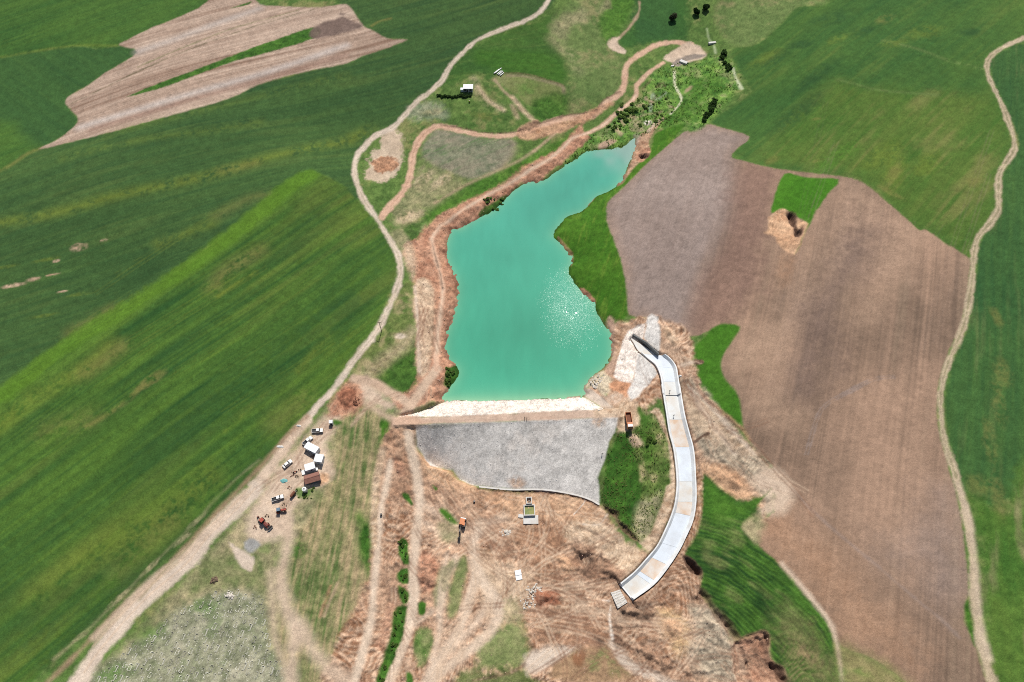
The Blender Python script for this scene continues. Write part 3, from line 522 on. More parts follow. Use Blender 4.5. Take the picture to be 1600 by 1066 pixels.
poly('q 850,250 920,235 870,275 800,330 760,380 740,370 800,290', PALE2, edge=.6, rough=.5)
poly('j 340,100 390,130 400,200 380,330 400,440 420,560 380,700 330,690 300,640 350,560 380,480 385,380 370,280 320,190', Mat((168, 138, 118), (190, 160, 138), None, iso=(6, 4), h=.3, grain=.14), edge=1, rough=.8, label='D3')
poly('j 180,710 280,660 310,700 370,760 340,880 300,930 200,830 80,850 100,780', Mat((196, 180, 152), (220, 204, 178), (110, 130, 72), iso=(4, 4), h=.35, grain=.22, mott=.6), edge=1, rough=.8)
poly('j 360,800 440,770 560,790 540,920 480,900 380,860', Mat((184, 132, 100), (204, 156, 122), None, iso=(5, 4), h=.3, grain=.14), edge=1, rough=.8)
spot('j 430,950', 6, 3, PALE, alpha=.9)
poly('j 80,850 180,870 330,1000 420,1066 330,1066 90,930', Mat((196, 178, 160), (210, 194, 178)), edge=.6, rough=.4)
# dike beside the spillway
poly('j 730,170 640,190 540,250 480,380 440,520 400,680 400,730 460,770 575,785 615,690 645,560 672,470 620,405 640,330 700,330 720,250', RIP, edge=.5, rough=.5, label='K1', smooth=1)
poly('j 650,465 740,540 820,620 850,690 790,760 720,850 650,940 570,975 545,880 590,780 622,620', GRAV, edge=.7, rough=.6, label='K2', smooth=1)
poly('j 740,100 790,75 850,110 870,200 880,440 860,460 760,370 702,312 722,200', GRAV, edge=.7, rough=.6, label='K2', smooth=1)
# ---- roads and tracks
poly('b 230,600 280,630 297,690 292,760 260,810 180,845 115,835 115,790 150,730 190,680 215,640', PALE2, edge=1.5, rough=3.2, alpha=.9)
poly('b 150,745 200,730 265,728 270,775 210,795 155,775', Mat((160, 116, 88), (190, 148, 118), iso=(5, 3), h=.5, grain=.2), edge=1, rough=2.6)
poly('x 560,590 520,640 500,660 470,700 440,730 400,790 385,830 400,850 450,835 455,800 470,780 520,740 510,700 530,660 555,625 600,640 615,632 585,605', PALE2, edge=2.5, rough=1.6, label='R6')
poly('e 0,760 60,720 100,760 110,820 60,880 0,900 -60,880', RED, edge=2, rough=1.6)
line('e 70,715 160,735 230,780 290,810 330,840', 4, TRACK, edge=1.2)
line('e 130,830 200,880 240,900', 3, TRACK, edge=1.5, alpha=.8)
line('e 60,930 130,850 190,790', 1.6, TRACK, edge=1.2, alpha=.7)
line('b 978,-10 930,55 850,100 740,140 640,185 570,245 510,310 480,365 420,425 350,480 290,550 240,595 180,620 130,665 80,725 70,785 90,870 130,950 180,1020 | e 190,0 240,80 275,150 285,220 262,310 222,400 172,500 102,590 35,680 | d 1540,770 1480,830 1420,910', 2.9, PALE, edge=.9, rough=.8, label='R1')
line('d 1420,910 1340,1000 1290,1066 | g 1230,100 1120,240', 4.6, PALE2, edge=1.4, rough=.9, label='R1')
line('d 1420,890 1330,980 1270,1050 | g 1200,75 1080,200 960,330 850,450 700,600 520,760 400,890 300,990 220,1066', 1.8, Mat((150, 122, 100), (172, 142, 118)), edge=1.2, alpha=.8)
line('g 1180,170 1090,270 960,395 860,520 700,655 570,790 460,920 390,1020 330,1110', 6.4, PALE, edge=1.2, rough=1.0, label='R1')
line('g 1130,190 1000,330 850,480 700,600 540,760 440,860', 3.4, PALE2, edge=1.2, alpha=.8)
line('g 960,330 880,430 760,550 640,690', .8, Mat((140, 128, 90), (160, 146, 108)), edge=.8, alpha=.6)
line('b 195,1010 240,950 300,880 330,800 340,720 370,650 420,600 470,585 540,600 640,622 750,630 850,615 930,585 1020,555 1100,545 1180,530 1230,480 1290,440 1320,390 1325,320 1350,280 1420,235 1480,205 1560,195 1600,205 | c 60,208', 3.9, PINKRD, edge=.9, rough=.9, label='R2')
line('b 930,55 850,100 740,140 640,185 570,245 510,310 480,365 420,425 350,480 290,550 240,595', .45, DRYG, edge=.5, rough=.3, alpha=.5)
line('b 70,785 90,870 130,950 180,1020 | e 190,0 240,80 275,150 285,220 262,310 222,400 172,500 102,590 35,680', .5, DRYG, edge=.5, rough=.3, alpha=.45)
line('b 240,950 300,880 330,800 340,720 370,650 420,600 470,585 540,600 640,622 750,630 850,615', .5, Mat((168, 126, 102), (184, 142, 116)), edge=.5, rough=.3, alpha=.5)
poly('b 820,610 870,570 920,560 930,590 1080,550 1200,490 1270,470 1250,500 1150,560 1000,620 900,650 830,640', Mat((186, 142, 112), (206, 168, 138), (160, 116, 90), iso=(7, 4), h=.35, grain=.15), edge=1.2, rough=1, alpha=.9)
poly('b 840,605 880,568 930,565 925,590', DIRTD, edge=1, rough=.8, alpha=.7)
line('b 470,578 560,592 680,614 800,614 850,598', .9, DARKE, edge=.7, alpha=.85)
line('b 930,572 1060,532 1180,515 1225,462 1300,425', .9, DARKE, edge=.7, alpha=.7)
poly('b 1500,270 1560,225 1620,195 | c 60,205 100,215 125,262 60,285 20,300 | b 1590,285 1540,290', PALE2, edge=1, rough=1, label='R5')
poly('o 870,390 980,330 1100,300 1210,310 1150,340 1020,370 960,420 880,420', Mat((128, 116, 106), (176, 162, 148)), edge=.8, rough=.8)
line('e 310,880 360,800 400,740 450,670', 4.4, TRACK, edge=1.2, label='R3')
line('e 450,670 452,600 458,500 470,400 478,300 468,230 445,150 432,90 432,60 460,20 | b 470,1045 560,980 650,925 750,870 850,810 950,750 1030,690 1080,640 1150,615 1220,580 1280,525 1340,480 1375,440 1375,400 1400,370 1440,330 1500,290', 2.6, PINKRD, edge=.8, rough=.6, label='R3')
line('e 450,600 458,500 470,400 478,300 468,230 445,150 432,90 432,60 460,20 | b 470,1045 560,980 650,925 750,870 850,810 950,750 1030,690 1080,640 1150,615 1220,580 1280,525 1340,480 1375,440', .7, Mat((214, 186, 160), (226, 200, 176)), edge=.5, alpha=.9)
line('e 478,300 468,230 445,150 432,90', .8, DARKE, edge=.5, alpha=.8)
line('e 350,290 362,420 366,560 372,680', 1.0, PALE, edge=1, alpha=.8)
line('c 1600,175 1500,222 1440,268 1427,312 1442,370 1470,430 1500,490 1530,570 1555,650 1550,700 1510,760 1485,810 1480,900 1480,970 1450,1020 | f 1440,0 1390,60 1368,130 1362,230 1345,350 1320,470 1270,590 1235,680 1215,780 1215,880 1225,970 1250,1066 | i 1285,120 1320,250 1345,380 1360,520 1368,680 1392,850 1425,980 1450,1066 1480,1180', 2.6, Mat((178, 160, 132), (200, 182, 156), iso=(8, 3), h=.05, grain=.12), edge=.8, rough=.8, label='R4')
line('c 1500,222 1440,268 1427,312 1442,370 1470,430 1500,490 1530,570 1555,650 1550,700 1510,760 1485,810 1480,900 1480,970 1450,1020 | f 1390,60 1368,130 1362,230 1345,350 1320,470 1270,590 1235,680 1215,780 1215,880 1225,970 1250,1066 | i 1285,120', .6, Mat((130, 128, 92), (150, 140, 108)), edge=.5, alpha=.75)
line('i 1300,150 1335,270 1360,390 1375,520 1385,680 1410,850 1440,960', 1.8, Mat((186, 166, 142), (204, 186, 162)), edge=1.2, alpha=.9, label='R4')
# tracks through the works
TRK = Mat((206, 182, 158), (226, 206, 184), None, iso=(7, 4), h=.06, grain=.09, mott=.2)
line('h 240,50 190,280 180,430 160,620 150,760 120,890 80,1030 60,1120', 2.8, TRK, edge=1.2, rough=.6, label='R7')
line('h 200,0 170,150 160,300 165,430', 3.0, DIRTP, edge=1.2, alpha=.9)
line('h 320,-80 335,0 365,150 370,280 355,400 345,560 340,700 310,860 250,1000 220,1120', 4.2, TRK, edge=1.2, rough=.5, label='R8')
line('h 340,60 372,200 362,350 348,560 342,700 308,870', .5, TRK, edge=.5, alpha=.8)
line('h 650,340 622,440 640,560 690,640 735,720 705,820 600,920 480,1010 390,1090', 4.2, TRK, edge=1.5, rough=.8, alpha=.95, label='R9')
line('h 640,560 600,680 560,820 480,930 410,1040', 4, TRK, edge=1.4, rough=.8, alpha=.9)
line('h 710,660 640,780 520,910 420,1020', 3, TRK, edge=1.6, alpha=.7)
line('h 540,490 495,600 472,720 460,860 430,960', 2.4, TRK, edge=1.4, alpha=.8)
line('h 500,480 470,620 455,760', 1.5, TRK, edge=1.2, alpha=.7)
line('h 380,240 520,320 620,350 700,330 760,300', 4, TRK, edge=2.5, alpha=.6)
line('h 400,330 480,380 560,400 650,380', 3, TRK, edge=2, alpha=.5)
line('h 430,740 370,780 350,800', 2, TRK, edge=1.2, alpha=.7)
for s_ in ('h 640,460 760,470 900,440 960,380', 'h 660,500 800,520 900,490', 'h 850,560 960,620 1100,640 1290,610', 'h 860,600 980,660 1120,700 1240,650', 'h 880,640 1000,720 1200,690', 'h 870,800 1000,830 1150,850', 'h 900,560 1000,600 1160,640', 'h 1050,350 1150,380 1260,440', 'h 1060,320 1180,360 1300,430', 'h 840,640 1000,600 1200,620 1300,600'):
    line(s_, .7, DIRTP, edge=.6, alpha=.75)
for s_ in ('h 700,440 820,455 900,430', 'h 880,580 1000,640 1120,665 1230,630', 'h 900,640 1050,680 1200,660', 'h 890,830 1000,850 1120,870', 'h 1070,335 1160,365 1270,430', 'h 930,580 1060,620 1180,630'):
    line(s_, .5, DARKE, edge=.5, alpha=.55)
line('h 1085,290 1130,240 1140,215', .6, WHITE, edge=.4); line('h 1110,330 1160,340 1210,330 1240,290', .5, PALE, edge=.4, alpha=.9)
line('t 330,300 322,370 330,450 340,520', 1.0, WHITE, edge=.6); line('t 270,258 320,262', .9, WHITE, edge=.5)
line('t 345,405 450,405 560,400', .7, DARKE, edge=.5); line('t 345,450 440,455 540,440', .6, DARKE, edge=.5)
poly('t 400,340 500,345 520,390 440,400 400,380', DARKE, edge=1, rough=1, alpha=.8)
poly('t 205,510 260,530 290,560 240,570 215,545', DARKE, edge=.8, rough=.8, alpha=.9)
for s_ in ('j 1180,830 1240,940 1300,1060', 'f 60,760 110,850 180,960 260,1066', 'f 90,780 180,880 280,990 350,1066'):
    line(s_, 1.6, PALE, edge=1, alpha=.7)
line('f 75,700 105,780 190,860 290,945 330,1000', 1.6, RED, edge=1, alpha=.7); line('f 70,690 100,775 195,870 295,955', .7, DARKE, edge=.6, alpha=.6)
line('f 130,900 210,990 260,1060', .5, DARKE, edge=.5, alpha=.7)
line('k 1010,1000 1080,1060', .5, DARKE, edge=.5, alpha=.6)
line('k 1040,590 1110,545 1175,520', .8, DARKE, edge=.4, alpha=.9); line('k 940,180 950,360 990,460 1020,560 1060,740 1090,950', .9, DARKE, edge=.8, alpha=.6)
poly('f 65,630 110,628 118,645 80,650', DARKE, edge=.4, rough=.3)
line('f 10,650 60,640', 2, PALE, edge=1, alpha=.8)
# camp yard
line('g 1320,270 1330,420 1300,560 1320,700 1360,820 1350,960 1340,1066', 4.6, PALE2, edge=2.4, alpha=.85, rough=1, label='R10')
line('g 1380,800 1450,920 1540,1020 1600,1060', 5, PALE2, edge=2.5, alpha=.8, rough=1)
line('g 1250,560 1260,720 1270,860 1320,1000', 2.4, PALE2, edge=2, alpha=.6)
poly('g 1060,420 1100,440 1170,500 1165,550 1130,540 1090,490', PALE, edge=.8, rough=.8)
poly('g 1130,420 1170,400 1205,430 1170,460 1140,455', Mat((150, 150, 146), (166, 164, 160)), edge=.8, rough=.8)
poly('v 590,575 640,590 640,640 600,665 575,640', DIRTO, edge=1, rough=.6)
poly('v 400,690 440,680 520,690 540,700 500,760 430,770 400,740', LUSH, edge=1, rough=.8, alpha=.85)
poly('v 680,170 740,180 745,210 680,220', LUSHDK, edge=1, rough=.6)
line('g 1500,760 1530,680 1560,610', .8, BARE, edge=.8, alpha=.7); line('g 1480,760 1510,680 1530,620', .8, RED, edge=.8, alpha=.6)
_tr = random.Random(3)
def machine_tracks(region, n, px_len, mats, pair=6.0, w=.5, alpha=.6, flow=None, curl=.13):
    P = np.array(TR(region)); k = 0
    while k < n:
        x, y = _tr.uniform(P[:, 0].min(), P[:, 0].max()), _tr.uniform(P[:, 1].min(), P[:, 1].max())
        if sdist(np.array([x]), np.array([y]), P)[0] > 0: continue
        a = _tr.uniform(0, 6.28) if flow is None else R(flow) + _tr.gauss(0, .35 if curl > .05 else .03); cu = _tr.gauss(0, curl); st = _tr.uniform(*px_len) / 5; pts = []
        for q_ in range(6):
            pts.append((x, y, a)); x += st * math.cos(a); y += st * math.sin(a) * .9; a += cu + _tr.gauss(0, .5 * curl)
        m = _tr.choice(mats); al = alpha * _tr.uniform(.5, 1)
        for o in ((-.5, .5) if pair else (0,)):
            line('x ' + ' '.join('%.1f,%.1f' % (px - math.sin(t_) * o * pair, py + math.cos(t_) * o * pair) for px, py, t_ in pts), w * _tr.uniform(.7, 1.4), m, edge=.45, rough=.25, alpha=al, bare=curl > .05)
        k += 1
TRD = Mat((128, 94, 74), (150, 114, 92)); TRL = Mat((206, 178, 150), (220, 194, 168))
machine_tracks('h 640,200 1240,300 1420,480 1300,640 1260,860 900,880 640,560', 55, (60, 190), [TRL, TRL, TRD], alpha=.7)
machine_tracks('h 860,560 1300,580 1300,700 1240,860 880,860', 30, (50, 140), [TRL, TRD, TRD], alpha=.75, flow=8)
machine_tracks('h 380,30 640,180 640,420 480,400 380,240', 26, (50, 140), [TRL, TRD], alpha=.6, flow=50)
machine_tracks('h 200,60 330,60 340,400 320,1060 240,1060 200,700', 22, (50, 120), [TRL, TRD], alpha=.55, flow=80)
machine_tracks('t 360,300 900,250 1200,560 1300,800 700,800 400,560', 45, (50, 160), [TRL, TRD], alpha=.65)
machine_tracks('h 640,480 760,540 740,800 400,1060 460,800', 24, (80, 200), [TRL], alpha=.6, flow=110)
machine_tracks('f 30,760 120,800 320,1000 380,1066 200,1066 60,900', 16, (60, 150), [TRL, TRD], alpha=.6, flow=48)
machine_tracks('v 40,760 380,420 540,140 700,120 640,300 440,640 400,1000 100,1060', 22, (60, 160), [TRL, TRD], alpha=.45, flow=-52)
machine_tracks('j 880,480 1060,520 1220,820 1180,1000 1120,700 900,500', 12, (40, 100), [TRL, TRD], alpha=.6, flow=60)
machine_tracks('j 740,820 880,760 900,1000 560,1040', 8, (40, 90), [TRL, TRD], alpha=.5)
machine_tracks('e 350,300 440,260 450,600 400,700', 12, (40, 110), [TRL, TRD], alpha=.6, flow=92)
for s_, m_ in (('g 1180,170 1090,270 960,395 860,520 700,655 570,790 460,920 390,1020', TRL), ('g 1160,160 1060,265 930,385 830,505 670,640 540,775 430,900', TRL)): line(s_, .7, m_, edge=.5, rough=.2, alpha=.6)
machine_tracks('f 300,300 1300,300 1180,900 360,860', 16, (150, 420), [Mat((150, 128, 114), (162, 140, 126)), PL_DK], pair=6, w=.4, alpha=.16, flow=-75, curl=.02)
machine_tracks('d 0,300 900,100 1500,200 1200,900 0,900', 26, (120, 320), [DKG, YEL], pair=5, w=.45, alpha=.25, flow=-35, curl=.0)
# green drain and tufts in the works
poly('h 290,400 322,430 318,520 290,500 270,460', LUSHDK, edge=.6, rough=.7, dz=-.8)
poly('h 270,560 315,540 315,610 275,600', LUSHDK, edge=.6, rough=.7); poly('h 275,620 318,650 315,700 290,690', LUSHDK, edge=.6, rough=.7)
poly('h 250,740 310,720 295,850 250,960 215,1066 200,1120 150,1120 170,1040 205,960 240,850', LUSHDK, edge=.8, rough=.8, dz=-1.0, label='F19')
poly('h 290,200 320,195 345,240 330,250', LUSHDK, edge=.6, rough=.5); poly('h 430,155 455,170 445,180', LUSH, edge=.5, rough=.4)
poly('h 460,265 500,270 550,330 520,335 480,300', LUSH, edge=1, rough=.8); poly('h 370,700 400,700 395,750 370,750', LUSH, edge=.6, rough=.5)
poly('h 310,1020 340,1030 340,1090 310,1090', LUSHDK, edge=.6, rough=.5)
poly('h 460,320 540,340 560,400 500,420 460,380', DRYG, edge=2, rough=1.2, alpha=.7)
for s_, m_, dz_, w_ in (('h 1070,440 1120,425 1180,460 1150,500 1090,490', DIRTD, 1.6, 4), ('h 1180,510 1260,520 1330,545 1300,595 1220,580', DIRTD, 1.8, 4), ('h 1100,520 1160,530 1170,590 1110,570', DIRTD, 1.4, 3), ('h 900,650 960,640 1005,660 990,700 930,710', REDDK, 1.8, 4), ('h 375,480 430,490 450,600 410,640 370,570', RED, 1.3, 4),
    ('h 1000,490 1060,480 1090,530 1040,560', DIRTO, 1.2, 3), ('t 480,600 560,570 640,600 700,660 640,690 540,660', DIRTD, 1.8, 4), ('t 640,650 740,660 770,740 700,760', DIRTD, 1.5, 4), ('t 380,320 470,300 560,330 640,330 600,380 480,370', DIRTD, 1.4, 3), ('t 980,360 1060,380 1110,430 1050,470 960,440', DIRTG, 1.6, 5), ('t 700,400 800,400 840,480 760,540 700,480', DIRTO, 1.6, 5),
    ('i 130,60 220,80 290,130 300,190 220,170 150,110', DIRTO, 1.3, 4), ('e 0,780 50,760 80,800 40,860 0,850', REDDK, 1.6, 4), ('j 930,200 1010,240 1060,330 1020,400 940,330', DIRTP, 1.2, 4), ('h 250,20 310,60 310,120 260,110', RED, 1.0, 3), ('h 230,720 250,720 240,800 200,900 180,880', RED, .8, 3), ('h 470,560 530,500 520,600 480,650', DRYG, .5, 3)):
    poly(s_, m_, edge=1.2, rough=1.6, alpha=.7, dz=dz_, dzw=w_)
for s_, dz_ in (('t 1180,545 1240,545 1300,700 1290,827 1200,827 1180,700', -1.6), ('t 1250,540 1330,500 1410,490 1430,560 1425,650 1510,740 1540,827 1320,827', -1.3), ('t 900,230 960,220 1020,280 940,300', -.7), ('h 1270,520 1330,560 1310,640 1260,640 1240,580', -.8), ('t 395,345 500,348 515,385 440,395', -.6), ('t 340,440 540,435 540,462 345,466', -1.0), ('t 210,512 262,532 290,560 240,572', -.6)):
    poly(s_, DIRTD if dz_ > -1.5 else RED, edge=1.0, rough=1.2, alpha=.45, dz=dz_, dzw=1.8)
# scarps and pits
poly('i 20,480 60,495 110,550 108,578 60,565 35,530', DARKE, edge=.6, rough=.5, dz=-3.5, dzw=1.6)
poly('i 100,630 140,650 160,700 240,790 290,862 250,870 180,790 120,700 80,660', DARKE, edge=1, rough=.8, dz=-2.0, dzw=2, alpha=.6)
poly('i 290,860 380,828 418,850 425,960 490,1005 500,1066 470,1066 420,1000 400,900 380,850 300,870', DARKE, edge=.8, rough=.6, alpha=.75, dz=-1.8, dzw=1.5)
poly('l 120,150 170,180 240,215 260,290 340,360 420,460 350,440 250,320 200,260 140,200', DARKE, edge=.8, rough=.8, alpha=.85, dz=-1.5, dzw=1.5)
line('m 655,726 870,747 1100,747 1300,777 1420,812 1485,848', 2.0, DARKE, edge=.5, rough=.3, alpha=.75, dz=-1.1)  # trench along the toe wall, the wall's shadow painted in as a dark strip
line('b 760,338 860,343 950,366 1040,396', .7, DARKE, edge=.6, rough=.5, alpha=.6, dz=-.5)
for s_ in ('b 1400,520 1440,470 1470,440', 'b 1480,560 1520,520 1580,480', 'b 1420,580 1470,540 1500,500', 'o 560,660 600,620 650,560', 'o 700,650 760,600 800,640', 'o 640,800 700,760 780,740', 'q 590,130 650,160 700,140', 'q 480,170 540,200 600,190'):
    line(s_, .9, DARKE, edge=.7, rough=.8, alpha=.55, dz=-.4)
for s_ in ('q 470,260 500,300', 'q 420,330 460,390', 'q 520,230 600,220', 'o 600,760 660,800', 'o 560,560 600,520', 'q 640,110 700,90', 'o 840,840 900,860', 'o 1000,700 1060,640'):
    line(s_, 2.2, BARE, edge=1.2, rough=1.4, alpha=.75)
# dam faces
poly('m 100,232 110,218 240,178 440,120 800,118 1100,108 1380,92 1530,180 1100,195 600,222', RIP, edge=.35, rough=.35, label='DU', smooth=1)
LAYERS[-1]['world'] = UF_W
poly('m 0,0 1,1 2,0', GRAV, edge=.6, rough=.5, label='DD', smooth=1); LAYERS[-1]['world'] = DF_W
for s_, rx, ry in (('m 1490,265', 3.2, 2.4), ('m 920,690', 5, 2.8)): spot(s_, rx, ry, DIRTO, alpha=.75)
line('m 320,300 600,262 900,250', 1.2, DRYG, edge=1.2, alpha=.5)
poly('m 0,0 1,1 2,0', Mat((186, 158, 138), (210, 186, 166), None, iso=(6, 3), dirn=[(640, 655), (940, 645)], st=(30, 1.2), k=(.4, .7), h=.05, grain=.07), edge=.5, rough=.4, label='DC', smooth=1); LAYERS[-1]['world'] = CRESTPOLY
poly('m 60,250 160,215 240,230 330,262 300,290 140,300 60,290', PINKRD, edge=2, rough=1.5, alpha=.8)
poly('k 0,250 200,240 300,180 420,180 400,260 390,440 310,480 250,400 230,340 0,345', DIRTP, edge=1.5, rough=1, alpha=.8)

def build_layers(L):
    todo = [l for l in LAYERS if 'w_pts' not in l]
    if todo:
        px = [TR(l['s']) for l in todo]; allp = unproj([p for q in px for p in q]); k = 0
        for l, q in zip(todo, px):
            w_ = allp[k:k + len(q)]; k += len(q)
            l['w_pts'] = w_ if l['t'] == 's' else l['world'] if 'world' in l else catmull(w_, l['t'] == 'p', l['smooth']) if l['smooth'] > 1 else w_
    for n, l in enumerate(LAYERS):
        P = l['w_pts']
        if l['t'] == 's':
            pad = max(l['rx'], l['ry']) * 1.6
        else: pad = 3 * l['edge'] + 2 * l['rough'] + l.get('w', 0) + 1
        r0, r1 = L.win(P[:, 1].min() - pad, P[:, 1].max() + pad)
        if r1 <= r0: continue
        X_, Y_ = L.x[r0:r1], L.y[r0:r1]
        i = r0 + np.nonzero((X_ > P[:, 0].min() - pad) & (X_ < P[:, 0].max() + pad) & (Y_ > P[:, 1].min() - pad) & (Y_ < P[:, 1].max() + pad))[0]
        if len(i) == 0: continue
        x, y = L.x[i], L.y[i]
        if l['t'] == 's':
            ca, sa = math.cos(R(l['ang'])), math.sin(R(l['ang'])); dx, dy = x - P[0, 0], y - P[0, 1]
            r = np.sqrt(((ca * dx + sa * dy) / l['rx']) ** 2 + ((-sa * dx + ca * dy) / l['ry']) ** 2)
            a = sst(1.25, 0.45, r + 0.25 * L.n2[i] + 0.2 * L.n8[i]) * l['alpha']; d = None
        else:
            d = sdist(x, y, P, l['t'] == 'p')
            if l['t'] == 'l': d = d - l['w'] * 0.5
            dn = d + l['rough'] * (0.55 * L.n8[i] + 0.5 * L.n2[i] + 0.3 * L.n1[i])
            a = sst(l['edge'], -l['edge'], dn) * l['alpha']
        if l.get('only'): a = a * (L.lab[i] == LABID.get(l['only'], -1))
        if l.get('bare'): a = a * (1 - sst(.15, .5, L.veg[i]))
        if l['t'] == 's' or (l['t'] == 'l' and l['edge'] >= 2 and l['label'] is None and l['m'].veg > .3): a = a * sst(-1.3, .8, .8 * L.n2[i] + .7 * L.n1[i] + .9 * L.n8[i] + .2)
        j = a > 0.004
        if not j.any(): continue
        i = i[j]; a = a[j].astype(np.float32)
        c, rel = mat_color(l['m'], L, i, n * 5 + 1)
        L.rel[i] *= 1 - a
        if rel is not None: L.rel[i] += rel * a
        L.c[i] += (c - L.c[i]) * a[:, None]
        L.veg[i] += (l['m'].veg - L.veg[i]) * a; L.h[i] += (l['m'].h - L.h[i]) * a
        if l['dz'] and d is not None:
            L.dz[i] += l['dz'] * sst(0, -l['dzw'], dn[j])
        if l['label'] is not None:
            L.lab[i[a > 0.5 * l['alpha']]] = LABID.setdefault(l['label'], len(LABID) + 1)
LABID = {}

def evaluate(x, y, rows, nc):
    L = Land(); L.win = lambda a, b: (int(np.searchsorted(rows, a)) * nc, int(np.searchsorted(rows, b)) * nc); L.x, L.y = x.astype(np.float32), y.astype(np.float32); n = len(x)
    L.n1 = vn(x / .9, y / .9, 1); L.n2 = fbm(x, y, 3.0, 2, 2); L.n8 = fbm(x, y, 11.0, 2, 3)
    L.n3 = np.tanh(3.2 * fbm(x, y, 2.3, 3, 31)); q_ = fbm(x + 3 * L.n2, y, 8.0, 4, 33); L.n4 = np.exp(-(q_ / .07) ** 2)
    L.g = (rng.random(n).astype(np.float32) * 2 - 1) * 0.55
    L.rel = np.zeros(n, np.float32); L.c, _ = mat_color(GRASS, L, np.arange(n), 77); L.veg = np.full(n, .8, np.float32); L.h = np.full(n, .12, np.float32)
    L.dz = np.zeros(n, np.float32); L.lab = np.zeros(n, np.int32)
    build_layers(L)
    z = zbase(x, y)
    lw = np.nonzero((L.x > LAKE[:, 0].min() - 4) & (L.x < LAKE[:, 0].max() + 4) & (L.y > LAKE[:, 1].min() - 4) & (L.y < LAKE[:, 1].max() + 4))[0]
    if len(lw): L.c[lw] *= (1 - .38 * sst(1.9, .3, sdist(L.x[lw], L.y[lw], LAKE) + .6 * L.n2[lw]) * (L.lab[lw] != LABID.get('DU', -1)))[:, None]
    z = z + L.dz + L.rel
    ridge = 1 - np.abs(fbm(L.x, L.y, 5.0, 3, 21)) * 2
    z = z + L.h * (0.75 * ridge + 0.9 * fbm(L.x, L.y, 1.9, 2, 23) + 0.5 * L.g)
    # spillway trench
    w = np.nonzero((L.x > CHPOLY[:, 0].min() - 14) & (L.x < CHPOLY[:, 0].max() + 14) & (L.y > CHPOLY[:, 1].min() - 14) & (L.y < CHPOLY[:, 1].max() + 14))[0]
    if len(w):
        d = sdist(L.x[w], L.y[w], CHPOLY)
        best = np.full(len(w), 1e9); zc = np.zeros(len(w))
        for m in CHMID:
            dd = (L.x[w] - m[0]) ** 2 + (L.y[w] - m[1]) ** 2
            u = dd < best; best[u] = dd[u]; zc[u] = m[2]
        ed = CHMID[-1, :2] - CHMID[-4, :2]; ed = ed / np.hypot(*ed); past = (L.x[w] - CHMID[-1, 0]) * ed[0] + (L.y[w] - CHMID[-1, 1]) * ed[1]
        k = sst(7, 0.8, d) * sst(.6, -.4, past); zz = z[w] * (1 - k) + (zc + 1.15 + 0.3 * L.h[w] * L.n2[w]) * k
        k2 = sst(0.9, -0.1, d); z[w] = zz * (1 - k2) + (zc - 0.9) * k2
    return L, z

# ------------------------------------------------------------------ land materials
def node_mat(name):
    m = bpy.data.materials.new(name); m.use_nodes = True
    t = m.node_tree; b = t.nodes['Principled BSDF']
    return m, t, b
LANDM, t, b = node_mat('land')
N = t.nodes.new; Lk = t.links.new
at = N('ShaderNodeAttribute'); at.attribute_name = 'Col'
tc = N('ShaderNodeTexCoord')
n1 = N('ShaderNodeTexNoise'); n1.inputs['Scale'].default_value = 1.7; n1.inputs['Detail'].default_value = 4; n1.inputs['Roughness'].default_value = .65
n2 = N('ShaderNodeTexNoise'); n2.inputs['Scale'].default_value = .22; n2.inputs['Detail'].default_value = 5; n2.inputs['Roughness'].default_value = .6
Lk(tc.outputs['Object'], n1.inputs['Vector']); Lk(tc.outputs['Object'], n2.inputs['Vector'])
mr = N('ShaderNodeMapRange'); mr.inputs[1].default_value = .25; mr.inputs[2].default_value = .75; mr.inputs[3].default_value = .86; mr.inputs[4].default_value = 1.13
mr2 = N('ShaderNodeMapRange'); mr2.inputs[1].default_value = .25; mr2.inputs[2].default_value = .75; mr2.inputs[3].default_value = .88; mr2.inputs[4].default_value = 1.12
Lk(n1.outputs[0], mr.inputs[0]); Lk(n2.outputs[0], mr2.inputs[0])
mu = N('ShaderNodeMath'); mu.operation = 'MULTIPLY'; Lk(mr.outputs[0], mu.inputs[0]); Lk(mr2.outputs[0], mu.inputs[1])
n3 = N('ShaderNodeTexNoise'); n3.inputs['Scale'].default_value = 5.5; n3.inputs['Detail'].default_value = 2; Lk(tc.outputs['Object'], n3.inputs['Vector'])
mr3 = N('ShaderNodeMapRange'); mr3.inputs[1].default_value = .28; mr3.inputs[2].default_value = .72; mr3.inputs[3].default_value = .76; mr3.inputs[4].default_value = 1.22; Lk(n3.outputs[0], mr3.inputs[0])
mu2 = N('ShaderNodeMath'); mu2.operation = 'MULTIPLY'; Lk(mu.outputs[0], mu2.inputs[0]); Lk(mr3.outputs[0], mu2.inputs[1]); mu = mu2
vm = N('ShaderNodeVectorMath'); vm.operation = 'SCALE'; Lk(at.outputs['Color'], vm.inputs[0]); Lk(mu.outputs[0], vm.inputs['Scale'])
Lk(vm.outputs[0], b.inputs['Base Color'])
b.inputs['Roughness'].default_value = .95; b.inputs['Specular IOR Level'].default_value = .15
bp = N('ShaderNodeBump'); bp.inputs['Strength'].default_value = .55; bp.inputs['Distance'].default_value = .25
Lk(n1.outputs[0], bp.inputs['Height']); Lk(bp.outputs[0], b.inputs['Normal'])

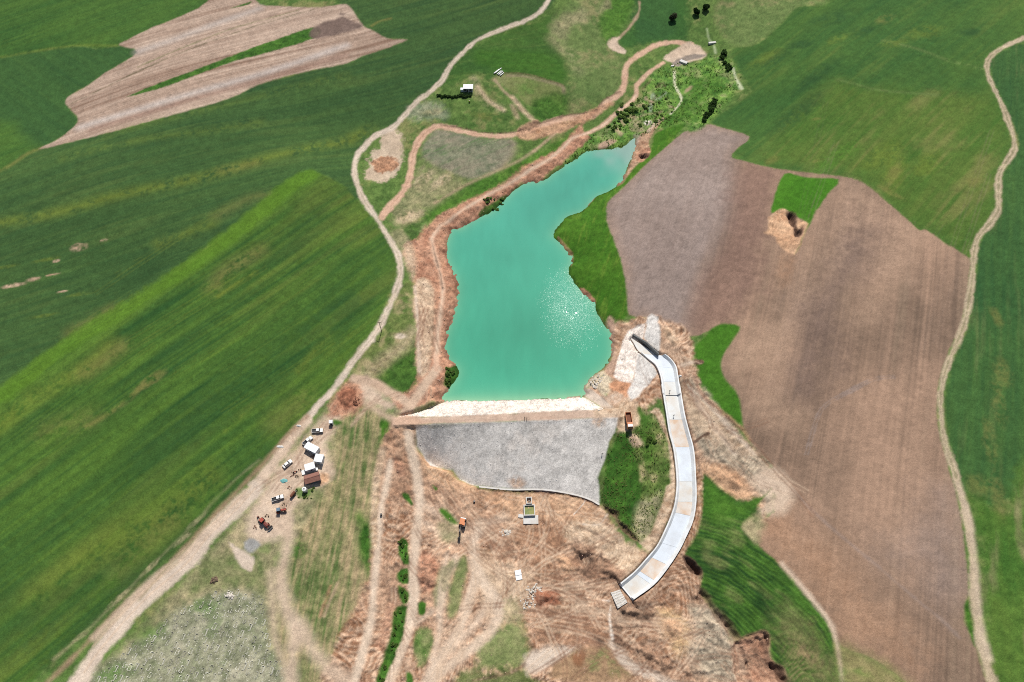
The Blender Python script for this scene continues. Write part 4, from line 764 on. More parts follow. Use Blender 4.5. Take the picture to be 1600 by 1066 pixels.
def mesh_from(name, v, f, mat, parent=None, col=None, smooth=True):
    me = bpy.data.meshes.new(name); v = np.asarray(v, np.float32); f = np.asarray(f, np.int32)
    k = f.shape[1]
    me.vertices.add(len(v)); me.vertices.foreach_set('co', v.ravel())
    me.loops.add(f.size); me.loops.foreach_set('vertex_index', f.ravel())
    me.polygons.add(len(f)); me.polygons.foreach_set('loop_start', np.arange(0, f.size, k, dtype=np.int32))
    me.polygons.foreach_set('use_smooth', np.full(len(f), smooth))
    if col is not None:
        ca = me.attributes.new('Col', 'FLOAT_COLOR', 'POINT'); ca.data.foreach_set('color', np.c_[col, np.ones(len(col))].astype(np.float32).ravel())
    me.update(calc_edges=True); me.materials.append(mat)
    o = bpy.data.objects.new(name, me); COL.objects.link(o)
    if parent: o.parent = parent
    return o
def tag(o, label=None, cat=None, group=None, kind=None):
    if label: o['label'] = label
    if cat: o['category'] = cat
    if group: o['group'] = group
    if kind: o['kind'] = kind
    return o
def empty(name, loc=(0, 0, 0), rz=0.0):
    o = bpy.data.objects.new(name, None); COL.objects.link(o); o.location = loc; o.rotation_euler = (0, 0, rz); o.empty_display_size = .5
    return o

# ---- fine land grid (finer near, wider far)
NT = 1400
ys = [4.0]
while ys[-1] < 545: ys.append(ys[-1] + 0.36 + max(0, ys[-1] - 40) * 0.0017)
ys = np.array(ys); NY = len(ys)
half = 0.5 * NT * (0.32 + ys * 0.000607)
tj = np.linspace(-1, 1, NT)
GX = (half[:, None] * tj[None]).ravel(); GY = np.repeat(ys, NT)
L, GZ = evaluate(GX, GY, ys, NT)
idx = np.arange(NY * NT).reshape(NY, NT)
F = np.stack([idx[:-1, :-1], idx[:-1, 1:], idx[1:, 1:], idx[1:, :-1]], -1).reshape(-1, 4)
FL = L.lab[F]; FL = np.where(FL[:, 0] == FL[:, 1], FL[:, 0], np.where(FL[:, 2] == FL[:, 3], FL[:, 2], FL[:, 0]))
# drop lake bed well under water
keep = GZ[F].max(1) > -1.6
INLAKE = sdist(GX[F[:, 0]], GY[F[:, 0]], LAKE[::2]) < -4
F = F[~(INLAKE & ~keep)]; FL = FL[~(INLAKE & ~keep)]
V = np.c_[GX, GY, GZ]
DAM = empty('dam', (0, 0, 0)); tag(DAM, 'earthfill dam with white rock lakeside face, dirt crest and grey gravel face', 'dam')
DIKE = empty('dike', (0, 0, 0)); tag(DIKE, 'low dike beside the spillway inlet, white rock slope and grey gravel top', 'dike')
PARTS = {  # label -> (name, parent, description)
 'F1': ('crop_field', None, 'green crop field beyond the pink ploughed strips, top corner'), 'F2': ('crop_field', None, 'dark green crop field left of the pink ploughed strips'),
 'F3': ('crop_field', None, 'large dark green crop field with one yellow streak'), 'F4': ('crop_field', None, 'bright striped green crop field between main dirt road and dark field'),
 'P1': ('ploughed_field', None, 'pinkish ploughed field with a thin green strip inside'), 'P2': ('ploughed_field', None, 'large brown ploughed field on the hill east of the lake'),
 'F5': ('pasture', None, 'green pasture uphill of the small house'), 'F6': ('crop_field', None, 'dark green plot above the upper red road bend'),
 'F7': ('crop_field', None, 'mottled green crop field beyond the brown ploughed field'), 'F8': ('crop_field', None, 'yellowish green crop field between ploughed field and far right track'),
 'F9': ('crop_field', None, 'dark green crop field right of the far right track'), 'F10': ('pasture', None, 'patchy green pasture right of the track in the bottom corner'),
 'F11': ('crop_strip', None, 'thin green strip lying inside the pink ploughed field'), 'F12': ('crop_strip', None, 'bright green plot with a dug pit inside the brown ploughed field'),
 'F13': ('crop_strip', None, 'curved bright green plot beside the spillway head'), 'F14': ('grass_bank', None, 'steep bright grass bank on the east shore of the lake'),
 'G1': ('gully', None, 'green marshy gully feeding the head of the lake'), 'F15': ('fallow_plot', None, 'grey green fallow plot ringed by the red road above the lake'),
 'F16': ('stubble_field', None, 'streaky tan and green stubble below the camp'), 'C1': ('cemetery_ground', None, 'stony grass ground of the old cemetery'),
 'D1': ('excavated_ground', None, 'bare tan earth churned by machines below the dam'), 'F17': ('crop_field', None, 'ridged dark green crop below the ploughed hill, east of the chute'),
 'F18': ('grass_spur', None, 'green grassy spur between the dam face and the chute'), 'D2': ('lake_bank', None, 'cut red earth bank along the west shore'), 'D3': ('lake_bank', None, 'bare brown shore below the dike'),
 'K1': ('rock_slope', DIKE, None), 'K2': ('gravel_top', DIKE, None), 'DU': ('lakeside_face', DAM, 'white rock lakeside face'), 'DD': ('gravel_face', DAM, 'grey gravel downstream face'), 'DC': ('crest', DAM, 'beige dirt crest track'),
 'R1': ('dirt_road', None, 'pale main dirt road curving past the camp'), 'R2': ('dirt_road', None, 'wide reddish dirt road winding above the lake'), 'R3': ('dirt_track', None, 'narrow pink track along the lake edge'),
 'R4': ('dirt_track', None, 'twin rutted farm track down the right edge'), 'R5': ('dirt_yard', None, 'grey tan spoil ground at the end of the red road'), 'R6': ('dirt_yard', None, 'trampled earth yard of the site camp'),
 'R7': ('dirt_track', None, 'thin pale track beside the stubble field'), 'R8': ('dirt_track', None, 'broad pale track descending from the dam crest'), 'R9': ('dirt_track', None, 'fan of vehicle tracks near the excavator'), 'R10': ('dirt_track', None, 'worn track between cemetery and stubble field'), 'F19': ('drain', None, 'green overgrown drain between two dirt tracks')}
inv = {v: k for k, v in LABID.items()}
for lid in np.unique(FL):
    f = F[FL == lid]
    u, r = np.unique(f, return_inverse=True)
    nm, par, desc = ('ground', None, 'rough green and tan grassland around the lake') if lid == 0 else PARTS[inv[lid]]
    o = mesh_from(nm, V[u], r.reshape(-1, 4), LANDM, par, L.c[u])
    if par is None: tag(o, kind='structure', label=desc)
    elif desc: o['label'] = desc
# ---- land beyond, coarse, out to the horizon
def zat(x, y): return float(zbase(np.array([float(x)]), np.array([float(y)]))[0])
ax = np.unique(np.r_[-6000, -4500, -3200, -2400, -1800, np.arange(-1400, 1401, 9.0), 1800, 2400, 3200, 4500, 6000])
ay = np.unique(np.r_[-4000, -2500, -1500, -900, np.arange(-500, 1500, 9.0), 1900, 2600, 3600, 5000, 7000])
CX, CY = np.meshgrid(ax, ay); cx, cy = CX.ravel(), CY.ravel()
L2, cz = evaluate(cx, cy, ay, len(ax))
ii = np.arange(len(cx)).reshape(len(ay), len(ax))
F2 = np.stack([ii[:-1, :-1], ii[:-1, 1:], ii[1:, 1:], ii[1:, :-1]], -1).reshape(-1, 4)
hw = 0.5 * NT * (0.32 + cy * 0.000607)
inside = (np.abs(cx) < hw - 3) & (cy > 7) & (cy < ys[-1] - 3)
F2 = F2[~inside[F2].all(1)]
cz = cz - 0.25 * sst(30, 0, np.maximum(np.abs(cx) - hw, np.maximum(4 - cy, cy - ys[-1]))) - 0.02
u, r = np.unique(F2, return_inverse=True)
tag(mesh_from('terrain', np.c_[cx, cy, cz][u], r.reshape(-1, 4), LANDM, None, L2.c[u]), kind='structure', label='rolling farmland beyond the edges of the picture')

# ---- height lookup on the fine grid
def H(x, y):
    r = np.searchsorted(ys, y); r = min(max(r, 1), NY - 1)
    fy = (y - ys[r - 1]) / (ys[r] - ys[r - 1])
    def row(k):
        u = (x / half[k] + 1) * 0.5 * (NT - 1); c = int(min(max(math.floor(u), 0), NT - 2)); f = min(max(u - c, 0), 1)
        return GZ[k * NT + c] * (1 - f) + GZ[k * NT + c + 1] * f
    return float(row(r - 1) * (1 - fy) + row(r) * fy)
def at_px(px, py):
    p = unproj([(px, py)])[0]; return (float(p[0]), float(p[1]), H(p[0], p[1]))
def tp(s): return TR(s)[0]

# ------------------------------------------------------------------ object materials and mesh helpers
def pm(name, c, rough=.6, metal=0.0, var=.12, spec=.4, scale=3.0, dirt=None, dirt_amt=.5):
    m, t, b = node_mat(name); N = t.nodes.new; Lk = t.links.new
    c = [float(v) for v in lin(c)]
    tc = N('ShaderNodeTexCoord'); n = N('ShaderNodeTexNoise'); n.inputs['Scale'].default_value = scale; n.inputs['Detail'].default_value = 5
    Lk(tc.outputs['Object'], n.inputs['Vector'])
    mx = N('ShaderNodeMix'); mx.data_type = 'RGBA'
    d = [float(v) for v in lin(dirt)] if dirt else [v * (1 - 2 * var) for v in c]
    e = c if dirt else [min(v * (1 + var), .9) for v in c]
    mx.inputs[6].default_value = (*e, 1); mx.inputs[7].default_value = (*d, 1)
    mr = N('ShaderNodeMapRange'); mr.inputs[1].default_value = .40 if dirt else .3; mr.inputs[2].default_value = .72 if dirt else .7; mr.inputs[4].default_value = dirt_amt if dirt else 1.0
    Lk(n.outputs[0], mr.inputs[0]); Lk(mr.outputs[0], mx.inputs[0]); Lk(mx.outputs[2], b.inputs['Base Color'])
    b.inputs['Roughness'].default_value = rough; b.inputs['Metallic'].default_value = metal; b.inputs['Specular IOR Level'].default_value = spec
    return m
M = dict(white=pm('white_paint', (232, 232, 230), .35, dirt=(186, 176, 160), dirt_amt=.35, scale=1.2), glass=pm('dark_glass', (30, 36, 42), .12, spec=.6), rubber=pm('rubber', (36, 34, 33), .85), rim=pm('rim', (150, 150, 150), .4, .6),
 black=pm('black_plastic', (38, 38, 40), .6), lamp=pm('lamp_lens', (226, 226, 216), .15), tail=pm('tail_lens', (150, 24, 20), .25), red=pm('red_paint', (164, 62, 44), .5, dirt=(120, 84, 68), dirt_amt=.6, scale=2), dkred=pm('dark_red_paint', (122, 46, 36), .55, dirt=(96, 72, 60), dirt_amt=.7, scale=2),
 orange=pm('orange_paint', (206, 120, 62), .5, dirt=(170, 130, 100), dirt_amt=.6, scale=1.5), steel=pm('steel', (96, 94, 92), .5, .5), panel=pm('cabin_panel', (228, 230, 232), .5, dirt=(196, 190, 180), dirt_amt=.3, scale=.7), wallgrey=pm('cabin_wall', (196, 200, 206), .6),
 roofbr=pm('brown_roof', (140, 98, 84), .7, dirt=(112, 76, 66), dirt_amt=.7, scale=1.0), wood=pm('weathered_wood', (110, 92, 74), .85), conc=pm('concrete', (204, 202, 198), .85, dirt=(180, 168, 152), dirt_amt=.5, scale=.5), concn=pm('new_concrete', (212, 220, 228), .8, dirt=(196, 200, 204), dirt_amt=.8, scale=.25),
 concd=pm('dusty_concrete', (214, 206, 196), .9, dirt=(206, 176, 148), dirt_amt=.9, scale=.28), concl=pm('dusted_concrete', (212, 214, 212), .9, dirt=(204, 190, 172), dirt_amt=.8, scale=.22), concw=pm('wall_concrete', (226, 228, 228), .8, dirt=(200, 196, 188), dirt_amt=.7, scale=.4), concshade=pm('shade_dark_concrete', (104, 106, 106), .9), rust=pm('rust', (118, 76, 56), .85),
 tarp=pm('turquoise_net', (108, 168, 166), .8), cloth=pm('white_cloth', (222, 220, 214), .9), yellow=pm('yellow_paint', (206, 206, 70), .5), blue=pm('blue_grey', (96, 120, 138), .5), bark=pm('bark', (84, 70, 56), .95), algae=pm('green_water', (120, 132, 84), .15, dirt=(160, 152, 90), dirt_amt=.8, scale=.8),
 ripst=pm('riprap_stone', (240, 232, 222), .95, var=.1), limest=pm('limestone', (206, 198, 186), .95, var=.16, scale=2), redst=pm('pink_stone', (190, 160, 140), .95, var=.2), pole=pm('pole_wood', (96, 84, 70), .9), skin=pm('skin', (150, 110, 88), .7), shirt=pm('dark_shirt', (44, 48, 58), .9), shirt2=pm('grey_shirt', (84, 84, 88), .9), trous=pm('trousers', (40, 40, 44), .9), hair=pm('hair', (26, 22, 20), .8), dark=pm('dark_inside', (34, 32, 30), .9))

class MB:
    def __init__(s): s.v = []; s.f = []
    def add(s, vs, fs):
        o = len(s.v); s.v += [tuple(map(float, p)) for p in vs]; s.f += [tuple(o + i for i in f) for f in fs]; return s
    def box(s, c, d, rz=0.0, ry=0.0, tp=(1, 1), off=(0, 0)):
        x, y, z = d[0] / 2, d[1] / 2, d[2] / 2; ca, sa = math.cos(rz), math.sin(rz); cb, sb = math.cos(ry), math.sin(ry); vs = []
        for sz in (-1, 1):
            for sx, sy in ((-1, -1), (1, -1), (1, 1), (-1, 1)):
                k = tp if sz > 0 else (1, 1); o = off if sz > 0 else (0, 0)
                px, py, pz = sx * x * k[0] + o[0], sy * y * k[1] + o[1], sz * z
                px, pz = px * cb + pz * sb, -px * sb + pz * cb
                vs.append((c[0] + px * ca - py * sa, c[1] + px * sa + py * ca, c[2] + pz))
        return s.add(vs, [(3, 2, 1, 0), (4, 5, 6, 7), (0, 1, 5, 4), (1, 2, 6, 5), (2, 3, 7, 6), (3, 0, 4, 7)])
    def prism(s, pr, y0, y1):
        n = len(pr); vs = [(x, y0, z) for x, z in pr] + [(x, y1, z) for x, z in pr]
        return s.add(vs, [tuple(range(n)), tuple(range(2 * n - 1, n - 1, -1))] + [(i, n + i, n + (i + 1) % n, (i + 1) % n) for i in range(n)])
    def cyl(s, c, r, h, ax='y', n=14, r2=None):
        r2 = r if r2 is None else r2; vs = []
        for k, rr in ((-.5, r), (.5, r2)):
            for i in range(n):
                a = 2 * math.pi * i / n; p, q = rr * math.cos(a), rr * math.sin(a)
                d = {'x': (k * h, p, q), 'y': (q, k * h, p), 'z': (p, q, k * h)}[ax]; vs.append((c[0] + d[0], c[1] + d[1], c[2] + d[2]))
        return s.add(vs, [tuple(range(n))[::-1], tuple(range(n, 2 * n))] + [(i, (i + 1) % n, n + (i + 1) % n, n + i) for i in range(n)])
    def bar(s, a, b, w, h=None):
        a, b = Vector(a), Vector(b); h = h or w; d = b - a; L_ = d.length; q = d.to_track_quat('X', 'Z'); vs = []
        for x in (0, L_):
            for y, z in ((-1, -1), (1, -1), (1, 1), (-1, 1)): vs.append(tuple(a + q @ Vector((x, y * w / 2, z * h / 2))))
        return s.add(vs, [(3, 2, 1, 0), (4, 5, 6, 7), (0, 1, 5, 4), (1, 2, 6, 5), (2, 3, 7, 6), (3, 0, 4, 7)])
    def stone(s, c, r, sq=.7):
        vs = []
        for p in ((0, 0, 1), (1, 0, .1), (.3, .95, 0), (-.8, .6, .1), (-.8, -.6, 0), (.3, -.95, .1), (0, 0, -.6)):
            k = r * random.uniform(.75, 1.25); vs.append((c[0] + p[0] * k, c[1] + p[1] * k, c[2] + p[2] * k * sq))
        return s.add(vs, [(0, i, i % 5 + 1) for i in range(1, 6)] + [(6, i % 5 + 1, i) for i in range(1, 6)])
    def mesh(s, name, mat, bevel=0):
        me = bpy.data.meshes.new(name); me.from_pydata(s.v, [], s.f); me.materials.append(mat); me.update()
        bm = bmesh.new(); bm.from_mesh(me); bmesh.ops.recalc_face_normals(bm, faces=bm.faces)
        if bevel: bmesh.ops.bevel(bm, geom=list(bm.edges), offset=bevel, segments=1, affect='EDGES')
        bm.to_mesh(me); bm.free(); return me
    def build(s, name, mat, parent=None, bevel=0, label=None):
        o = bpy.data.objects.new(name, s.mesh(name, mat, bevel)); COL.objects.link(o)
        if parent: o.parent = parent
        if label: o['label'] = label
        return o
def copy_tree(o, parent=None):
    c = o.copy(); COL.objects.link(c); c.parent = parent
    for ch in o.children: copy_tree(ch, c)
    return c

# ------------------------------------------------------------------ water
def water_material():
    m, t, b = node_mat('turquoise_water'); N = t.nodes.new; Lk = t.links.new
    at = N('ShaderNodeAttribute'); at.attribute_name = 'Col'; Lk(at.outputs['Color'], b.inputs['Base Color'])
    b.inputs['Roughness'].default_value = .03; b.inputs['IOR'].default_value = 1.33
    tc = N('ShaderNodeTexCoord')
    # a breeze ruffles one patch of the lake, the rest lies calm
    c = unz(893, 478, 0)
    sb = N('ShaderNodeVectorMath'); sb.operation = 'SUBTRACT'; sb.inputs[1].default_value = (c[0], c[1], 0); Lk(tc.outputs['Object'], sb.inputs[0])
    ml = N('ShaderNodeVectorMath'); ml.operation = 'MULTIPLY'; ml.inputs[1].default_value = (1 / 13.0, 1 / 21.0, 0); Lk(sb.outputs[0], ml.inputs[0])
    le = N('ShaderNodeVectorMath'); le.operation = 'LENGTH'; Lk(ml.outputs[0], le.inputs[0])
    n2 = N('ShaderNodeTexNoise'); n2.inputs['Scale'].default_value = .16; n2.inputs['Detail'].default_value = 4; Lk(tc.outputs['Object'], n2.inputs['Vector'])
    ad = N('ShaderNodeMath'); ad.operation = 'ADD'; Lk(le.outputs['Value'], ad.inputs[0]); Lk(n2.outputs[0], ad.inputs[1])
    mr = N('ShaderNodeMapRange'); mr.interpolation_type = 'SMOOTHSTEP'; mr.inputs[1].default_value = .55; mr.inputs[2].default_value = 2.0; mr.inputs[3].default_value = 1.05; mr.inputs[4].default_value = .0; Lk(ad.outputs[0], mr.inputs[0])
    vo = N('ShaderNodeTexVoronoi'); vo.inputs['Scale'].default_value = 8.5; Lk(tc.outputs['Object'], vo.inputs['Vector'])
    sx = N('ShaderNodeSeparateColor'); Lk(vo.outputs['Color'], sx.inputs[0])
    on = N('ShaderNodeMath'); on.operation = 'LESS_THAN'; Lk(sx.outputs[2], on.inputs[0]); Lk(mr.outputs[0], on.inputs[1])
    rg = N('ShaderNodeMapRange'); rg.inputs[3].default_value = .015; rg.inputs[4].default_value = .26; Lk(on.outputs[0], rg.inputs[0]); Lk(rg.outputs[0], b.inputs['Roughness'])
    amp = N('ShaderNodeMapRange'); amp.inputs[3].default_value = .006; amp.inputs[4].default_value = .46; Lk(on.outputs[0], amp.inputs[0])
    cm = N('ShaderNodeCombineXYZ'); cm.inputs[2].default_value = 1.0
    for k in (0, 1):
        q = N('ShaderNodeMath'); q.operation = 'SUBTRACT'; q.inputs[1].default_value = .5; Lk(sx.outputs[k], q.inputs[0])
        w = N('ShaderNodeMath'); w.operation = 'MULTIPLY'; Lk(q.outputs[0], w.inputs[0]); Lk(amp.outputs[0], w.inputs[1]); Lk(w.outputs[0], cm.inputs[k])
    nm = N('ShaderNodeVectorMath'); nm.operation = 'NORMALIZE'; Lk(cm.outputs[0], nm.inputs[0]); Lk(nm.outputs[0], b.inputs['Normal'])
    return m
i2 = idx[::2, ::2]; wv = i2.ravel(); dl = sdist(GX[wv], GY[wv], LAKE)
okv = dl < 3.2
remap = np.full(NY * NT, -1); q = np.stack([i2[:-1, :-1], i2[:-1, 1:], i2[1:, 1:], i2[1:, :-1]], -1).reshape(-1, 4)
oka = np.zeros(NY * NT, bool); oka[wv[okv]] = True; q = q[oka[q].all(1)]
u, r = np.unique(q, return_inverse=True)
wx, wy = GX[u], GY[u]; dl = sdist(wx, wy, LAKE); dwl = sdist(wx, wy, np.array(WATERL), False)
deep, shal, silt = alb((70, 164, 132)), alb((132, 186, 148)), alb((150, 172, 164))
far_in = sst(330, 400, wy + .1 * wx)
wc = deep + (alb((78, 166, 145)) - deep) * (sst(150, 330, wy))[:, None]
wc = wc + (shal - wc) * (np.exp(np.minimum(dl, 0) / 2.2) * .5 + .75 * np.exp(-dwl / 3.5)).clip(0, 1)[:, None]
hd = np.array(unz(985, 225, 0)); dh = np.hypot(wx - hd[0], wy - hd[1])
wc = wc + (silt - wc) * (sst(34, 4, dh + 6 * vn(wx / 6, wy / 6, 3)) * .75)[:, None]
wc = wc * (1 + .10 * fbm(wx, wy, 45, 3, 8) + .04 * fbm(wx / 1.0, wy / 4.0, 3, 3, 9) - .07 * sst(-6, -22, dl))[:, None]
tag(mesh_from('water', np.c_[wx, wy, np.zeros(len(wx))], r.reshape(-1, 4), water_material(), None, wc), kind='structure', label='turquoise reservoir lake')

# ------------------------------------------------------------------ spillway
SPILL = empty('spillway'); tag(SPILL, 'curved white concrete spillway chute running down beside the dam', 'spillway')
NCH = len(_cl); TH = .45; DEP = 1.5
def chute_pt(k, side, inset, dz):
    a, b2 = (_cl[k], _cr[k]) if side == 0 else (_cr[k], _cl[k])
    d = (b2[:2] - a[:2]); d = d / np.hypot(*d); p = a[:2] + d * inset
    return (p[0], p[1], a[2] + dz)
START = 8
segs = [(0, 8, 'concl'), (8, 24, 'concn'), (24, 37, 'concl'), (37, 43, 'concd'), (43, 48, 'concn'), (48, 52, 'concl'), (52, 55, 'concd'), (55, 67, 'concn'), (67, 71, 'concd'), (71, NCH - 5, 'concn'), (NCH - 5, NCH - 1, 'concl')]
for a, b2, mt in segs:
    k = a
    while k < b2:
        e = min(k + 8, b2); vs = []; fs = []
        for j in range(k, e + 1):
            dzj = .0
            o_ = 1 if j == k else -1 if j == e else 0
            for dz_ in (.02, -.5):
                for side in (0, 1):
                    A_ = Vector(chute_pt(j, side, 1.35, dz_))
                    if o_: B_ = Vector(chute_pt(j + o_, side, 1.35, dz_)); A_ = A_ + (B_ - A_).normalized() * .035
                    vs.append(tuple(A_))
        n = e - k
        for j in range(n):
            o = 4 * j; fs += [(o, o + 1, o + 5, o + 4), (o + 3, o + 2, o + 6, o + 7), (o + 2, o, o + 4, o + 6), (o + 1, o + 3, o + 7, o + 5)]
        fs += [(1, 0, 2, 3), (4 * n, 4 * n + 1, 4 * n + 3, 4 * n + 2)]
        MB().add(vs, fs).build('floor_slab', M[mt], SPILL, label='dust covered floor slab' if mt == 'concd' else None)
        k = e
for side in (0, 1):
    for a in range(START, NCH - 1, 6):
        e = min(a + 6, NCH - 1); vs = []; fs = []
        for j in range(a, e + 1):
            vs += [chute_pt(j, side, -.1, -.6), chute_pt(j, side, -.1, DEP), chute_pt(j, side, TH, DEP), chute_pt(j, side, 1.42, .05), chute_pt(j, side, 1.42, -.6)]
        n = e - a
        for j in range(n):
            for q_ in range(5): fs.append((5 * j + q_, 5 * j + (q_ + 1) % 5, 5 * j + 5 + (q_ + 1) % 5, 5 * j + 5 + q_))
        fs += [(0, 1, 2, 3, 4), tuple(5 * n + q_ for q_ in (4, 3, 2, 1, 0))]
        MB().add(vs, fs).build('side_wall', M['concw'], SPILL)
# tall wing wall at the inlet, the shade of its face put into a darker concrete colour
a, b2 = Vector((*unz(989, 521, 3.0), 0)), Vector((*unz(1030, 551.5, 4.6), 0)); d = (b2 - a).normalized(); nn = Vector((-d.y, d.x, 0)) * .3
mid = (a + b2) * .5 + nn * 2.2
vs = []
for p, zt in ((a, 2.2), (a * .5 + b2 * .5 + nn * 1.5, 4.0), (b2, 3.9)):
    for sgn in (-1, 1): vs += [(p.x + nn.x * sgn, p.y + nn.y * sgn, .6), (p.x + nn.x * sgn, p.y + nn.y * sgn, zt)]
MB().add(vs, [(0, 4, 5, 1), (4, 8, 9, 5), (2, 3, 7, 6), (6, 7, 11, 10), (1, 5, 7, 3), (5, 9, 11, 7), (0, 1, 3, 2), (8, 10, 11, 9)]).build('wing_wall', M['concshade'], SPILL, label='tall wing wall, coloured dark for the shade on its face')
p = unz(1061, 588, 2.5); MB().box((p[0] + .6, p[1], 2.0), (2.6, 2.2, 2.2), tp=(.3, .3)).build('anchor_block', M['concw'], SPILL)
k = NCH - 1; a, b2 = chute_pt(k, 0, 0, 0), chute_pt(k, 1, 0, 0)
MB().bar((a[0], a[1], a[2] - .5), (b2[0], b2[1], b2[2] - .5), .5, 1.1).build('end_sill', M['concw'], SPILL)
ap = [unz(x, y, -9.6) for x, y in TR('l 180,890 255,865 320,970 240,1020')]; zz = max(H(*p) for p in ap) + .25
ap0 = empty('stone_apron', (0, 0, 0)); tag(ap0, 'square pad of set stones below the chute end', 'apron')
MB().add([(p[0], p[1], zz - 1) for p in ap] + [(p[0], p[1], zz) for p in ap], [(3, 2, 1, 0), (4, 5, 6, 7), (0, 1, 5, 4), (1, 2, 6, 5), (2, 3, 7, 6), (3, 0, 4, 7)]).build('mortar_bed', M['conc'], ap0)
sm = MB()
for i in range(8):
    for j in range(6):
        s_, t_ = (i + .5) / 8, (j + .5) / 6
        x = (ap[0][0] * (1 - s_) + ap[1][0] * s_) * (1 - t_) + (ap[3][0] * (1 - s_) + ap[2][0] * s_) * t_
        y = (ap[0][1] * (1 - s_) + ap[1][1] * s_) * (1 - t_) + (ap[3][1] * (1 - s_) + ap[2][1] * s_) * t_
        sm.stone((x + random.uniform(-.1, .1), y + random.uniform(-.1, .1), zz), .34, .5)
tag(sm.build('set_stones', M['limest'], ap0), kind='stuff')

# ------------------------------------------------------------------ dam toe wall and rip-rap
tw = catmull(TOE[2:], False, 4)
vs = []; fs = []; cap_v = []
for i, p in enumerate(tw):
    d = tw[min(i + 1, len(tw) - 1)] - tw[max(i - 1, 0)]; d = d / np.hypot(*d); nx, ny = -d[1], d[0]
    z = ZT - 1.6
    for o_, zz_ in ((-.45, z), (-.35, ZT + .35), (.35, ZT + .35), (.45, z)): vs.append((p[0] + nx * o_, p[1] + ny * o_, zz_))
for i in range(len(tw) - 1):
    for q_ in range(4): fs.append((4 * i + q_, 4 * i + (q_ + 1) % 4, 4 * i + 4 + (q_ + 1) % 4, 4 * i + 4 + q_))
fs += [(0, 1, 2, 3), tuple(4 * (len(tw) - 1) + k for k in (3, 2, 1, 0))]
MB().add(vs, fs).build('toe_wall', M['conc'], DAM, label='low concrete toe wall with pale top')
def scatter_stones(name, lab, n, r0, r1, mat, parent=None, kind='stuff', cond=None):
    ids = np.nonzero(L.lab == LABID[lab])[0] if isinstance(lab, str) else lab
    pick = rng.choice(ids, min(n, len(ids)), replace=False); m = MB()
    for i in pick:
        rr = r0 + (r1 - r0) * random.random() ** 2.2
        m.stone((GX[i] + random.uniform(-.3, .3), GY[i] + random.uniform(-.3, .3), GZ[i] - rr * .15), rr, .55)
    o = m.build(name, mat, parent); o['kind'] = kind; return o
scatter_stones('riprap_stones', 'DU', 1500, .15, .4, M['ripst'], DAM)
scatter_stones('gravel_stones', 'DD', 500, .1, .24, pm('grey_stone', (212, 206, 202), .95, var=.16), DAM)
scatter_stones('riprap_stones', 'K1', 350, .12, .3, M['ripst'], DIKE)
tag(scatter_stones('loose_stones', 'D1', 1500, .08, .28, M['redst']), label='loose pinkish stones strewn over the excavated ground', kind='stuff')
tag(scatter_stones('cemetery_stones', 'C1', 1500, .08, .3, pm('pale_stone', (190, 188, 170), .95, var=.2)), label='small pale stones strewn across the cemetery', kind='stuff')
tag(scatter_stones('bank_stones', 'D2', 1200, .08, .3, M['redst']), label='small stones lying on the red lake bank', kind='stuff')

# ------------------------------------------------------------------ vehicles
def wheel(parent, c, r, w, rim='rim'):
    t_ = MB().cyl((0, 0, 0), r, w, 'y', 16).build('wheel', M['rubber'], parent, bevel=.03); t_.location = c
    rm = MB().cyl((0, 0, 0), r * .55, w + .03, 'y', 12).build('rim', M[rim], t_); return t_
def pickup():
    o = empty('pickup_truck')
    MB().prism([(-2.6, .5), (2.55, .45), (2.62, .7), (2.5, .98), (1.25, 1.1), (-.55, 1.12), (-.55, .62), (-2.6, .62)], -.9, .9).build('body', M['white'], o, .04)
    for y in (-.87, .87): MB().box((-1.58, y, .85), (2.05, .08, .5)).build('bed_side', M['white'], o)
    MB().box((-2.57, 0, .85), (.08, 1.66, .48)).build('tailgate', M['white'], o)
    MB().box((-1.56, 0, .66), (1.95, 1.64, .06)).build('bed_floor', M['black'], o)
    MB().box((.35, 0, 1.38), (1.85, 1.66, .56), tp=(.72, .86), off=(-.08, 0)).build('cab_glass', M['glass'], o)
    MB().box((.27, 0, 1.69), (1.36, 1.44, .07)).build('cab_roof', M['white'], o, .02)
    for y in (-.62, .62): MB().box((2.5, y, .82), (.12, .36, .18)).build('headlight', M['lamp'], o); MB().box((-2.61, y * 1.25, .85), (.05, .14, .34)).build('tail_lamp', M['tail'], o)
    MB().box((2.62, 0, .5), (.14, 1.7, .22)).build('bumper', M['black'], o)
    for x in (-1.65, 1.65):
        for y in (-.8, .8): wheel(o, (x, y, .38), .38, .26)
    return o
def car():
    o = empty('car')
    MB().prism([(-2.2, .35), (2.15, .32), (2.22, .6), (2.0, .8), (1.0, .92), (-1.6, .96), (-2.2, .88)], -.85, .85).build('body', M['white'], o, .05)
    MB().box((-.3, 0, 1.17), (2.5, 1.5, .46), tp=(.62, .82), off=(-.05, 0)).build('cabin_glass', M['glass'], o)
    MB().box((-.35, 0, 1.42), (1.6, 1.26, .06)).build('roof', M['white'], o, .02)
    for y in (-.6, .6): MB().box((2.1, y, .66), (.14, .34, .14)).build('headlight', M['lamp'], o); MB().box((-2.2, y, .74), (.05, .3, .14)).build('tail_lamp', M['tail'], o)
    for x in (-1.35, 1.35):
        for y in (-.76, .76): wheel(o, (x, y, .32), .32, .22)
    return o
